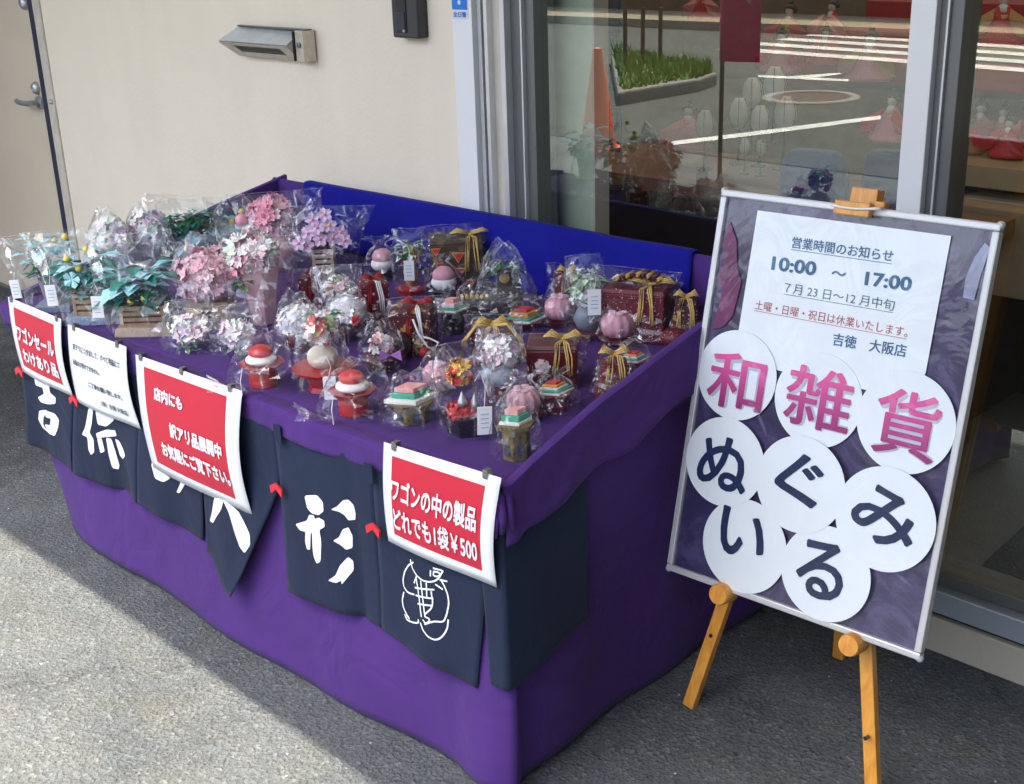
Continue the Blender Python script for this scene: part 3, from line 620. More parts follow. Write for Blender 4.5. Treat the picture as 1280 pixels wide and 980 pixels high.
for k, (a, b, z) in enumerate(((960, 70, 3.7), (1000, 35, 3.95), (1040, 0, 4.2))):
    p = wallpt(a, b, z); g = G(); g.box((p.x+.62, z+.12, p.z-.03), (.95, .26, .06)); mk('tier', g, fabric('red_felt', (.42, .02, .02)), rb)
# pale partition board behind left glass
pa, pb = wallpt(660, 100, 2.50), wallpt(748, 100, 2.50)
pn = thing('partition_board', 'pale grey green partition board standing right behind the left glass edge', 'partition')
PANEL = plain('pale_green_panel', (.62, .69, .54), .5, 0, .05)
g = G(); g.box(((pa.x-.25+pb.x)/2, 2.52, 1.1), (pb.x-pa.x+.25, .04, 1.9)); mk('board', g, PANEL, pn)
g = G(); g.box((pb.x+.004, 2.50, 1.1), (.006, .05, 1.9)); mk('edge_strip', g, ALU_B, pn)
pp = wallpt(760, 60, 2.9); bn = thing('striped_poster', 'blue and grey striped paper banner hanging beside the partition board', 'poster', (pp.x, 2.9, 0))
g = G(); g.box((0, 0, pp.z+.15), (.10, .004, .9)); mk('poster_sheet', g, plain('poster_blue', (.10, .14, .26), .5, var=.6, bscale=60), bn)
for k in range(9): g = G(); g.box((0, -.004, pp.z-.28+.055*k), (.10, .002, .012)); mk('stripe', g, col('stripe_dark', (.04, .04, .06)), bn)
for px, py, wd, lb in ((1014, 290, .19, 'blue rounded chair back seen through the glass left of the sign clamp'), (1104, 290, .13, 'darker navy chair back beside the white mullion')):
    p = wallpt(px, py, 2.9); t = thing('office_chair', lb, 'chair', (p.x, 2.9, 0), .2)
    g = G(); zt = wallpt(px, 186, 2.9).z
    sg = lambda c, e: math.copysign(abs(c)**e, c)
    ol = [(wd/2*sg(math.cos(k*PI/16), .35), .22+.23*sg(math.sin(k*PI/16), .45)) for k in range(32)]
    g.prism(ol, -.025, .025); g.xf(Matrix.Translation((0, 0, zt-.45)) @ Matrix.Rotation(PI/2, 4, 'X'))
    mk('backrest', g, fabric('chair_blue'+str(wd), (.012, .04, .15) if wd > .15 else (.004, .015, .08)), t, bevel=.015, seg=3)
    g = G(); g.box((0, .2, .62), (wd+.08, .4, .07)); mk('seat', g, BLACK, t, bevel=.02)
    g = G(); g.lathe([(.22, .17), (.2, .2), (.03, .24), (.025, .6)], 12, (0, .2, 0)); mk('pedestal', g, BLACK, t)

# ================================================================== DISPLAY TABLE
A0, A1, B0, B1, ZT = -3.214, -1.372, 1.405, 2.30, .65
def rim(b): return .66+.17*(b-B0)/(B1-B0)
RR = [(1.38, .650), (1.405, .654), (1.461, .672), (1.648, .732), (1.955, .796), (2.3, .828), (2.4, .828)]
def rimR(b):
    for (b0, z0), (b1, z1) in zip(RR, RR[1:]):
        if b <= b1: return z0+(z1-z0)*max(0, b-b0)/(b1-b0)
    return .828
def nz(a, b, c, s=1.0): return noise.noise(Vector((a*s, b*s, c*s)))
g = G()
def topf(u, v):
    a = A0+.02+(A1-A0-.04)*u; b = B0+(B1-B0-.02)*v; return W(a, b, ZT+.0025*nz(a, b, 1, 6)-.0*v)
g.grid(topf, 80, 36)
def frontov(u, v):
    a = A0+.012+(A1-A0-.008)*u; z = ZT+.004-v*(.062+.012*nz(a, 3, 0, 4)); k = math.sin(min(1, v*5)*PI/2)
    cor = math.exp(-((a-A1)/.05)**2); return W(a, B0-.026*k+.004*v*math.sin(a*17)+.004*v*nz(a, 5, 1, 22)-.012*cor*v*math.sin(v*9), z)
g.grid(frontov, 150, 8)
def sideov(sgn, ac, n1, drop):
    def fn(u, v):
        b = (B0-.020 if sgn > 0 else B0-.004)+(B1-B0+.03)*u; zr = (rimR if sgn > 0 else rim)(max(b, B0))
        if v < .25: t = v/.25; a = ac-sgn*.012; z = ZT-.01+(zr-ZT+.01)*t
        elif v < .4: t = (v-.25)/.15; a = ac-sgn*.012+sgn*.018*t; z = zr+.002*math.sin(t*PI)
        else:
            t = (v-.4)/.6; a = ac+sgn*(.005+.006*t+.003*t*math.sin(b*22)+.007*t*nz(b*1.0, v*.8, 1, 9)+.004*t*max(0, math.sin(b*31+v*5))+.004*t*math.exp(-((b-B0)/.08)**2)*math.sin(b*95)); z = zr-t*(drop+.030*nz(b, 1, 4, 4.5)+.006*math.sin(b*30)+.01*math.exp(-((b-B0)/.10)**2))
        return W(a+.0015*nz(b, z, ac, 9), b, z+.003*nz(b, 3, ac, 5))
    return fn
g.grid(sideov(-1, A0+.020, 60, .10), 60, 20); g.grid(sideov(1, A1, 60, .115), 90, 20)
def backf(u, v):
    a = A0+(A1-A0)*u; zr = .83+.003*nz(a, 0, 0, 4)
    if v < .3: return W(a, B1-.008, ZT-.01+(zr-ZT+.01)*v/.3)
    if v < .45: t = (v-.3)/.15; return W(a, B1-.008+.014*t, zr)
    t = (v-.45)/.55; return W(a, B1+.008+.01*t+.004*t*math.sin(a*15), zr-.14*t)
g.grid(backf, 60, 14)
g.open = True
tc = mk('tablecloth', g, PURPLE, None, True, solid=.0018, auto=38)
tag(tc, 'purple cotton cloth covering the top, raised rims and edges of the sale table', 'tablecloth')
# gathered folds at the near right corner belong to the cloth
g = G()
for k, (da, db, dz, r) in enumerate(((.0, .0, 0, .008), (.004, .016, -.002, .007), (-.006, -.008, -.006, .006))):
    g.tube([W(A1-.012+da*.5, B0-.02+db, ZT+.004+dz), W(A1+.004+da, B0-.028+db, ZT-.012+dz), W(A1+.010+da, B0-.03+db, ZT-.045+dz), W(A1+.006+da, B0-.028+db*1.4, ZT-.078+dz)], r, 10, taper=lambda t: .6+.5*math.sin(t*PI))
mk('corner_gather', g, PURPLE, tc, True)
# blue cloth on the back rim
g = G(); ba, bb = -3.045, -1.63
def bluef(u, v):
    a = ba+(bb-ba)*u; zr = .836+.006*nz(a, 1, 0, 4)
    if v < .6: t = v/.6; return W(a, B1-.014-.012*(1-t)-.010*max(0, nz(a, t*.5, 3, 5))*math.sin(t*PI), ZT+.006+(zr-ZT-.006)*t)
    if v < .75: t = (v-.6)/.15; return W(a, B1-.014+.030*t, zr+.001*math.sin(t*PI))
    t = (v-.75)/.25; return W(a, B1+.018+.012*t, zr-.15*t)
g.grid(bluef, 90, 26); g.open = True
tag(mk('blue_cloth', g, BLUE, None, True, solid=.002), 'royal blue cloth folded over the raised back of the sale table', 'cloth')
# skirt: runs around with a rounded bottom, nearly touching the ground
g = G()
def skirt_path():
    P = []
    N = 110
    for i in range(30): P.append(('L', A0, B1-(B1-B0)*i/30))
    for i in range(N): P.append(('F', A0+(A1-A0)*i/(N-1), B0))
    for i in range(1, 50): P.append(('R', A1, B0+(B1-B0)*i/49))
    for i in range(1, 40): P.append(('B', A1+(A0-A1)*i/39, B1))
    return P
SP = skirt_path(); NS = len(SP)-1
def skirtf(u, v):
    k, a, b = SP[min(NS, int(round(u*NS)))]
    t = v; zt = {'F': .622, 'R': rimR(b)-.05, 'L': rim(b)-.04, 'B': .76}[k]; z = zt*(1-t)+.012*t
    if k == 'F':
        dl = a-A0; dr = A1-a
        b2 = b-.002-.022*t*t-.008*t*math.sin(a*5.5+1)-.006*t*t*math.sin(a*13)+.004*t*nz(a, z, 0, 5)
        rl = .15*t**1.5
        if dr < .16: q = 1-dr/.16; b2 -= .014*t*math.sin(q*PI)
        if dl < .32: q = 1-dl/.32; b2 += rl*q**2*.55; a = a+rl*.5*q**2
        if dr < .05: q = 1-dr/.05; b2 += .018*t*q
        z += .006*t*math.sin(a*4)
        return W(a, b2, max(z, .006))
    if k == 'R':
        q = math.sin((b-B0)*6.3); a2 = a-.016-.03*t*abs(math.sin((b-B0)*3.2))-.010*t*math.sin(b*19)-.012*t*t*nz(b, z, 2, 5); b2 = b+.018*t*max(0, 1-(b-B0)/.08)
        return W(a2, b2, max(.006, z+.012*t*math.sin(b*9)))
    if k == 'L':
        q = max(0, 1-(b-B0)/.35)**2; a2 = a+.004+.075*t**1.5*q+.012*t*math.sin(b*11)*(1-q); return W(a2, b+.083*t**1.5*q, max(.006, z))
    return W(a, b+.012*t*math.sin(a*12), max(.006, z))
g.grid(skirtf, NS, 30); g.open = True
tag(mk('table_skirt', g, PURPLE, None, True, solid=.002), 'purple skirt hanging from under the table cloth almost to the asphalt', 'table skirt')

# ---------------- noren curtain
nr = thing('shop_curtain', 'navy split curtain with white brush characters pinned across the front of the purple table', 'curtain')
ZN = .615
ZC = front(347, 605, B0-.022)[1]
panels = [  # top a from px at slit top, bottom left, bottom right (photo points on the front plane)
    ((22, 432), (90, 470), (38, 553), (95, 588)),
    ((90, 470), (170, 500), (97, 590), (176, 628)),
    ((170, 500), (252, 560), (176, 627), (254, 676)),
    ((252, 560), (350, 606), (259, 689), (307, 738)),
    ((350, 606), (470, 655), (366, 735), (477, 785)),
    ((470, 655), (607, 715), (477, 785), (597, 860)),
]
BN = B0-.022
def nwave(a, z, ph=0):
    t = max(0, (ZN-z)/.45); return BN-.010*t*math.sin(a*19+ph)-.003*t*math.sin(a*47)-.006*t*t-.003*nz(a, z, ph, 7)
for i, (tl, tr, bl, br) in enumerate(panels):
    atl, atr = front(*tl, BN)[0], front(*tr, BN)[0]; abl, zbl = front(*bl, BN); abr, zbr = front(*br, BN)
    zs = front(*tr, BN)[1] if i in (3, 4) else ZN
    if i == 5: zs = ZN
    g = G()
    def pf(u, v, i=i, atl=atl, atr=atr, abl=abl, abr=abr, zbl=zbl, zbr=zbr):
        zb = zbl+(zbr-zbl)*u; z = ZN+(zb-ZN)*v
        # slit flares only below the red chevrons
        vc = min(.8, (ZN-ZC)/(ZN-zb))
        def fl(v0): return max(0, (v-v0)/(1-v0))
        l = atl+(abl-atl)*fl(vc)+(.002 if v < vc else 0)*0; r = atr+(abr-atr)*fl(vc)
        a = l+(r-l)*u; b = nwave(a, z, 0)
        if i == 1 and .55 < u < .95: b += .010*v*math.sin((u-.55)/.4*PI)
        if i == 3: b -= .03*fl(.25)*u*u
        if i == 4: b -= .012*fl(.3)*(1-u)**3-.010*v*math.exp(-((u-.78)/.05)**2)
        return W(a, b, z)
    g.grid(pf, 22, 26); g.open = True
    mk('curtain_panel', g, NAVY, nr, True, solid=.0016)
# panel that wraps round the corner
al, zl = front(620, 856, BN)
g = G(); bR, zR = side(749, 768, A1+.01)
def wrapf(u, v):
    L1 = A1-al+.012; L2 = bR-B0; s = u*(L1+L2); zb = zl+(zR-zl)*max(0, (s-L1)/L2)
    ztop = ZN if s < L1 else min(rimR(BN+s-L1)-.03, ZN+.3*(s-L1))
    z = ztop+(zb-ztop)*v; rr = .02
    if s < L1: a = al-.010+(s/L1)*(A1-al+.008)-.02*(1-v)*(1-s/L1); b = BN-.004*v
    else: a = A1-.004+.008*min(1, v*2)+.004*v*math.sin((s-L1)*22); b = BN+(s-L1)
    return W(a, b, z)
g.grid(wrapf, 50, 26); g.open = True
mk('curtain_panel', g, NAVY, nr, True, solid=.0016)
g = G(); g.grid(lambda u, v: W(A0+.01+(A1-A0-.01)*u, BN+.004, ZN+.012*v-.05*(1-v)), 60, 3); g.open = True; mk('heading_band', g, NAVY, nr, True, solid=.001)
for px, py in ((351, 541), (465, 590)):
    a, z = front(px, py, BN-.004); g = G(); g.box(W(a, BN-.012, z), (.024, .003, .04), 0, WY); mk('hanging_loop', g, NAVY, nr, bevel=.001)
for px, py in ((347, 607), (468, 657), (93, 497), (25, 461)):     # red chevron stitches at slit tops
    a, z = front(px, py, BN-.012); g = G()
    for s in (-1, 1):
        q = [(0, .008), (s*.020, -.004), (s*.020-s*.002, -.020), (0, -.006)]
        g.add([W(a+x, BN-.016, z+y) for x, y in q], [(0, 1, 2, 3)])
    mk('red_chevron', g, REDCLOTH, nr, solid=.004)
def stroke(pts, sx, ox, sy=None, oy=0):
    return [(ox+sx*x, oy+sx*y) for x, y in pts]
from mathutils.bvhtree import BVHTree
_pv, _pf = [], []
for o in nr.children:
    if o.name.startswith('curtain_panel'):
        n0 = len(_pv); _pv += [q.co.copy() for q in o.data.vertices]; _pf += [tuple(i+n0 for i in q.vertices) for q in o.data.polygons]
_bvh = BVHTree.FromPolygons(_pv, _pf)
def onpanel(a, z, off=.002):
    h = _bvh.ray_cast(W(a, 1.0, z), WB)
    b = WB.dot(h[0]) if h[0] is not None else nwave(a, z)
    return W(a, b-off, z)
def drape(o, off=.002):
    bm = bmesh.new(); bm.from_mesh(o.data); bmesh.ops.triangulate(bm, faces=bm.faces)
    for _ in range(5):
        es = [e for e in bm.edges if e.calc_length() > .012]
        if not es: break
        bmesh.ops.subdivide_edges(bm, edges=es, cuts=1); bmesh.ops.triangulate(bm, faces=bm.faces)
    for q in bm.verts: q.co = onpanel(WA.dot(q.co), q.co.z, off)
    bm.to_mesh(o.data); bm.free(); return o
def noren_poly(g, pts, off=.0045, hole=None):
    P = [front(x, y, BN) for x, y in pts]
    # rounded by chaikin
    for _ in range(1):
        Q = []
        for i in range(len(P)):
            p, q = P[i], P[(i+1) % len(P)]
            Q += [(p[0]*.88+q[0]*.12, p[1]*.88+q[1]*.12), (p[0]*.12+q[0]*.88, p[1]*.12+q[1]*.88)]
        P = Q
    g.add([W(a, nwave(a, z)-off, z) for a, z in P], [tuple(range(len(P)))])
A_ = lambda p: stroke(p, .3877, 300, None, 500)
B_ = lambda p: stroke(p, .4287, 0, None, 560)
C_ = lambda p: stroke(p, .3061, 0, None, 350)
def letter(lst, extra=0):
    g = G(); g.open = True
    for p in lst: noren_poly(g, p, .0045+extra)
    o = mk('brush_character', g, WHITEPRINT, nr); return drape(o)
letter([A_([(215, 305), (255, 303), (275, 325), (278, 355), (262, 368), (240, 362), (225, 345)]),
        A_([(190, 395), (225, 385), (232, 366), (247, 368), (250, 380), (262, 375), (280, 385), (282, 405), (265, 415), (272, 450), (272, 515), (260, 522), (250, 500), (245, 470), (242, 420), (238, 430), (238, 478), (228, 475), (222, 450), (222, 420), (205, 415)]),
        A_([(300, 350), (320, 340), (335, 322), (350, 320), (365, 340), (370, 365), (368, 388), (350, 388), (340, 370), (325, 358)]),
        A_([(308, 450), (325, 440), (335, 415), (350, 410), (360, 440), (360, 478), (345, 482), (330, 465)]),
        A_([(298, 575), (320, 560), (330, 530), (350, 505), (362, 520), (364, 550), (350, 572), (338, 590), (335, 578), (322, 584)])])
letter([B_([(640, 130), (665, 150), (660, 175), (632, 215), (618, 210), (630, 180)]), B_([(660, 140), (705, 180), (720, 205), (745, 245), (750, 275), (735, 297), (718, 280), (700, 240), (680, 180)])], .012)
letter([B_([(450, 40), (470, 45), (480, 70), (497, 88), (482, 98), (462, 85)]), B_([(530, 70), (545, 80), (538, 105), (520, 133), (512, 130), (522, 105)])])
letter([C_([(365, 520), (382, 530), (378, 590), (372, 620), (388, 650), (392, 700), (380, 712), (370, 690), (365, 640), (345, 628), (355, 600)]),
        C_([(390, 530), (460, 560), (462, 575), (430, 600), (400, 590)]), C_([(395, 625), (430, 612), (465, 615), (470, 640), (430, 642), (400, 645)]),
        C_([(400, 645), (415, 645), (428, 700), (414, 706)]), C_([(430, 645), (450, 650), (475, 760), (472, 778), (455, 770), (440, 710)]),
        C_([(462, 650), (480, 660), (500, 700), (505, 720), (490, 735), (478, 720)])])
letter([C_([(140, 400), (200, 415), (205, 460), (230, 480), (228, 505), (200, 508), (165, 500), (152, 480), (180, 465), (175, 440), (145, 430)]),
        C_([(155, 535), (190, 530), (190, 545), (175, 560), (172, 590), (185, 610), (200, 625), (170, 605), (152, 570)]),
        C_([(185, 532), (225, 545), (245, 570), (240, 600), (225, 637), (200, 628), (185, 608), (205, 590), (208, 566), (185, 560)]),
        C_([(180, 590), (200, 592), (205, 622), (190, 615)])])
# line emblem
g = G(); g.open = True
LN = [[(555, 512), (562, 540), (585, 568), (615, 582), (645, 578), (660, 548)], [(565, 520), (545, 532), (530, 560), (528, 595), (545, 618), (572, 622)], [(532, 618), (526, 645), (535, 675), (560, 705), (545, 690)], [(538, 688), (548, 708), (592, 712), (590, 700)],
      [(655, 575), (672, 612), (680, 650), (672, 695), (664, 712), (640, 705), (612, 714)], [(598, 710), (608, 735), (630, 760), (655, 767), (676, 738), (678, 705)], [(578, 570), (588, 620), (600, 690)], [(594, 578), (602, 630), (612, 690)], [(612, 584), (616, 630)], [(574, 600), (636, 606)], [(578, 624), (634, 634)], [(586, 650), (632, 656)], [(570, 585), (580, 560)], [(628, 612), (636, 660), (612, 682)], [(612, 690), (630, 700), (616, 714), (606, 700)],
      [(624, 545), (624, 562)], [(632, 538), (656, 546)], [(634, 548), (652, 553), (650, 566), (632, 562), (634, 548)], [(652, 576), (672, 582)], [(640, 590), (660, 606)]]
for ln in LN:
    for _ in range(2):
        if len(ln) > 2: ln = [ln[0]]+[q for i in range(len(ln)-1) for q in ((ln[i][0]*.75+ln[i+1][0]*.25, ln[i][1]*.75+ln[i+1][1]*.25), (ln[i][0]*.25+ln[i+1][0]*.75, ln[i][1]*.25+ln[i+1][1]*.75))]+[ln[-1]]
    P = []
    for i in range(len(ln)-1):
        p, q = ln[i], ln[i+1]
        kk = max(1, int(math.hypot(q[0]-p[0], q[1]-p[1])/12))
        for k in range(kk): P.append((p[0]+(q[0]-p[0])*k/kk, p[1]+(q[1]-p[1])*k/kk))
    P.append(ln[-1]); Q = [front(300+.3877*x, 500+.3877*y, BN) for x, y in P]
    for i in range(len(Q)-1):
        (a, z), (c, d) = Q[i], Q[i+1]; L = math.hypot(c-a, d-z) or 1e-6; wx, wz = -(d-z)/L*.0017, (c-a)/L*.0017; ex, ez = (c-a)/L*.0008, (d-z)/L*.0008; a, z, c, d = a-ex, z-ez, c+ex, d+ez
        g.add([onpanel(x, y, .002+.00015*(i % 3)) for x, y in ((a-wx, z-wz), (c-wx, d-wz), (c+wx, d+wz), (a+wx, z+wz))], [(0, 1, 2, 3)])
tag(mk('line_emblem', g, WHITEPRINT, nr), 'white outline drawing of a stout figure in a lattice vest')

# ---------------- paper signs on the front
def sheet(label, tl, tr, brc, bl, red, texts, clips, curl=.012, ink=None, b0=B0-.034):
    t = thing('paper_sign', label, 'sign', W(*[front(*tl, b0)[0], b0, 0]), 0, 'laminated paper signs clipped to the table edge')
    base = t.location.copy()
    Pp = [front(*p, b0) for p in (tl, tr, brc, bl)]
    def sf(u, v, off=0):
        a = (Pp[0][0]*(1-u)+Pp[1][0]*u)*(1-v)+(Pp[3][0]*(1-u)+Pp[2][0]*u)*v
        z = (Pp[0][1]*(1-u)+Pp[1][1]*u)*(1-v)+(Pp[3][1]*(1-u)+Pp[2][1]*u)*v
        b = b0-curl*math.sin(v*PI)*(.5+.5*u)-off-.004*math.sin(u*PI*1.5)*v
        return W(a, b, z)-base
    g = G(); g.grid(lambda u, v: sf(u, v), 16, 14); g.open = True; mk('paper', g, PAPER, t, True, solid=.0008)
    if red:
        x0, y0, x1, y1 = red; g = G(); g.grid(lambda u, v: sf(x0+(x1-x0)*u, y0+(y1-y0)*v, .0012), 14, 12); g.open = True; mk('red_field', g, REDP, t, True)
    for tx, x0, x1, y0, y1, bold in texts:
        mk('lettering', textgeo(tx, lambda u, v: sf(u, 1-v, .0030), x0, x1, 1-y1, 1-y0, bold, 0, .03), ink or WHITEP, t)
    for u in clips:
        p = sf(u, 0, 0); g = G(); g.box((p.x, p.y+.003, p.z+.002), (.012, .014, .010), 0, WY); g.box((p.x, p.y-.004, p.z-.004), (.010, .003, .010), 0, WY); mk('clip', g, CLIPM, t, bevel=.001)
    return t
sheet('red sign reading ワゴンセール at the left end of the table front', (10, 371), (76.5, 399), (90, 497), (28.6, 464), (.10, .10, .87, .88), [('ワゴンセール', .12, .86, .30, .52, .045), ('わけあり品', .18, .86, .60, .80, .045)], (.08, .93))
sheet('plain white notice with four lines of small black text between two red signs', (84.5, 405), (158, 433.5), (174.5, 537.5), (97, 502), None, [('訳アリにつきまして、すべて現品にて', .10, .90, .20, .28, .02), ('返品はお受けできません。', .08, .55, .40, .47, .02), ('ご了承お願い致します。', .32, .86, .61, .68, .02), ('（株）吉徳 大阪店', .48, .88, .80, .87, .01)], (.12, .86), ink=INK)
sheet('large red sign reading 店内にも 訳アリ品展開中 in the middle of the table front', (169.5, 443), (303, 489), (313.7, 645), (191.7, 584), (.085, .075, .875, .91), [('店内にも', .19, .48, .20, .315, .05), ('訳アリ品展開中', .33, .84, .45, .585, .05), ('お気軽にご覧下さい。', .20, .88, .66, .80, .05)], (.06, .46, .90), .02)
sheet('red sign priced ¥500 hanging at the right end of the table front', (480, 552.5), (627, 597.5), (619, 735.5), (485.8, 676), (.085, .10, .89, .88), [('ワゴンの中の製品', .09, .86, .29, .52, .03), ('どれでも1袋￥500', .10, .87, .58, .81, .028)], (.10, .88), .014)

# ================================================================== EASEL + NOTICE BOARD
SB = .905
P0 = Vector((-1.26318*SB, 2.11355*SB, CH-.96729*SB)); yb, lb_, rb_ = .04746, .23085, .0068
BWd, BHt = .60*SB, .84875*SB
ux = Vector((math.cos(yb), math.sin(yb), 0)); nn = Vector((-math.sin(yb), math.cos(yb), 0))
uz = Vector((0, 0, 1))*math.cos(lb_)+nn*math.sin(lb_)
bx = ux*math.cos(rb_)+uz*math.sin(rb_); bz = uz*math.cos(rb_)-ux*math.sin(rb_); bnm = bx.cross(bz).normalized()  # towards viewer?
if bnm.y > 0: bnm = -bnm
def buv(px, py): # photo -> board coords in metres from centre
    p = hit(px, py, bnm, bnm.dot(P0))-P0; return p.dot(bx), p.dot(bz)
def BP(x, y, off=0): return P0+bx*x+bz*y+bnm*off
nbd = thing('notice_board', 'white framed notice board with opening hours and big kana discs on a wooden easel', 'notice board')
hw, hh = BWd/2, BHt/2
def bquad(name, x0, x1, y0, y1, off, th, mat, bevel=0, parent=nbd):
    g = G(); v = [BP(x, y, o) for o in (off, off+th) for x, y in ((x0, y0), (x1, y0), (x1, y1), (x0, y1))]
    g.add(v, [(3, 2, 1, 0), (4, 5, 6, 7), (0, 1, 5, 4), (1, 2, 6, 5), (2, 3, 7, 6), (3, 0, 4, 7)]); return mk(name, g, mat, parent, bevel=bevel)
FRM = plain('frame_white_alu', (.60, .62, .63), .35, .3, .03)
fwid = .0135
bquad('backing_board', -hw+.004, hw-.004, -hh+.004, hh-.004, -.014, .010, col('backing', (.3, .3, .3)))
for nm, q in (('frame_rail', (-hw, hw, hh-fwid, hh)), ('frame_rail', (-hw, hw, -hh, -hh+fwid)), ('frame_stile', (-hw, -hw+fwid, -hh+fwid, hh-fwid)), ('frame_stile', (hw-fwid, hw, -hh+fwid, hh-fwid))):
    bquad(nm, *q, -.014, .020, FRM, .003)
for sx in (-1, 1):
    for sy in (-1, 1):
        g = G(); g.ball(BP(sx*(hw-.003), sy*(hh-.003), -.002), .0075, 10, 6); mk('corner_cap', g, FRM, nbd, True)
def poster():
    m, n, b = new('indigo_poster'); v = coords(n)
    k = noi(n, v, 5, 6, .7, 2.5); c = ramp(n, k, [(.30, (.016, .011, .050)), (.50, (.034, .026, .095)), (.62, (.080, .066, .17)), (.72, (.038, .027, .105))])
    n.links.new(c, b.inputs['Base Color']); setv(b, Roughness=.4); b.inputs['Coat Weight'].default_value = .8; b.inputs['Coat Roughness'].default_value = .06
    cb = nd(n, 'ShaderNodeBump'); cb.inputs['Strength'].default_value = .5; cb.inputs['Distance'].default_value = .01; n.links.new(noi(n, v, 4, 3, .5, 1.5), cb.inputs['Height']); n.links.new(cb.outputs[0], b.inputs['Coat Normal']); return m
bquad('poster', -hw+.012, hw-.012, -hh+.012, hh-.012, -.003, .001, poster())
# magenta flower strip printed on the poster's left
def bpoly(name, pts, off, mat, px=True):
    P = [buv(*p) for p in pts] if px else pts
    g = G(); g.open = True; g.add([BP(x, y, off) for x, y in P], [tuple(range(len(P)))]); o = mk(name, g, mat, nbd)
    bm = bmesh.new(); bm.from_mesh(o.data); bmesh.ops.triangulate(bm, faces=bm.faces); bm.to_mesh(o.data); bm.free(); return o
bpoly('magenta_print', [(912, 275), (921, 300), (922, 335), (927, 352), (922, 372), (916, 395), (905, 408), (890, 412), (898, 385), (905, 362), (897, 352), (904, 330), (905, 300)], .0012, plain('magenta_print', (.13, .006, .085), .4, var=.4, bscale=40, coat=.2))
bpoly('painted_reflection', [(1232, 303), (1238, 310), (1226, 345), (1218, 375), (1204, 372), (1207, 348), (1218, 322)], .0012, plain('painted_reflection', (.30, .33, .50), .35, var=.3, bscale=60, coat=.3))  # pale patch is a light reflection painted onto the poster
NOTE = plain('notice_paper', (.80, .88, .92), .45, var=.02, coat=.3)
bpoly('notice_sheet', [(947.6, 263), (1189.5, 295), (1157.5, 466), (1140, 500), (960, 460), (923.3, 416)], .0016, NOTE)
def btext(tx, x0p, x1p, hpx, mat, bold=.0, under=True, sx=1):
    a = buv(*x0p); b = buv(*x1p); c = buv(x0p[0], x0p[1]-hpx); h = c[1]-a[1]
    d = (Vector(b)-Vector(a)); L = d.length; an = math.atan2(d.y, d.x)
    def mp(u, v): return BP(a[0]+u*math.cos(an)-v*math.sin(an), a[1]+u*math.sin(an)+v*math.cos(an), .0026)
    mk('lettering', textgeo(tx, mp, 0, L, 0, h, bold), mat, nbd)
    if under:
        g = G(); g.open = True; g.add([mp(0, -h*.12), mp(L, -h*.12), mp(L, -h*.17), mp(0, -h*.17)], [(0, 1, 2, 3)]); mk('underline', g, mat, nbd)
z3 = lambda x, y: (820+.3594*x, 220+.3594*y)
TB = plain('teal_ink', (.015, .11, .24), .45, coat=.3); TG = plain('grey_ink', (.06, .14, .17), .45, coat=.3); TR = plain('red_ink', (.42, .05, .04), .45, coat=.3)
btext('営業時間のお知らせ', z3(473, 250), z3(824, 300), 14.5, TB, .012)
btext('10:00', z3(402, 327), z3(556, 348), 18, TB, .03, False); btext('～', z3(612, 345), z3(662, 350), 6, TB, .02, False); btext('17:00', z3(726, 380), z3(888, 402), 18, TB, .03, False)
btext('７月 23 日～12 月中旬', z3(447, 405), z3(828, 470), 13.5, TG, 0)
btext('土曜・日曜・祝日は休業いたします。', z3(345, 463), z3(875, 562), 12, TR, 0)
btext('吉徳　大阪店', z3(615, 588), z3(870, 632), 16, TB, .01, False)
def pinkink():
    m, n, b = new('pink_ink'); t = nd(n, 'ShaderNodeTexCoord'); 
    sx = nd(n, 'ShaderNodeSeparateXYZ'); n.links.new(t.outputs['Generated'], sx.inputs[0])
    n.links.new(ramp(n, sx.outputs[2], [(.1, (.32, .03, .17)), (.9, (.76, .10, .34))]), b.inputs['Base Color']); setv(b, Roughness=.4); b.inputs['Coat Weight'].default_value = .4; return m
PIN = pinkink(); NVI = plain('navy_ink', (.006, .020, .075), .45, var=.15, coat=.15); SHD = plain('grey_drop_print', (.50, .50, .62), .4)
DISC = plain('disc_paper', (.80, .88, .92), .45, var=.02, coat=.4)
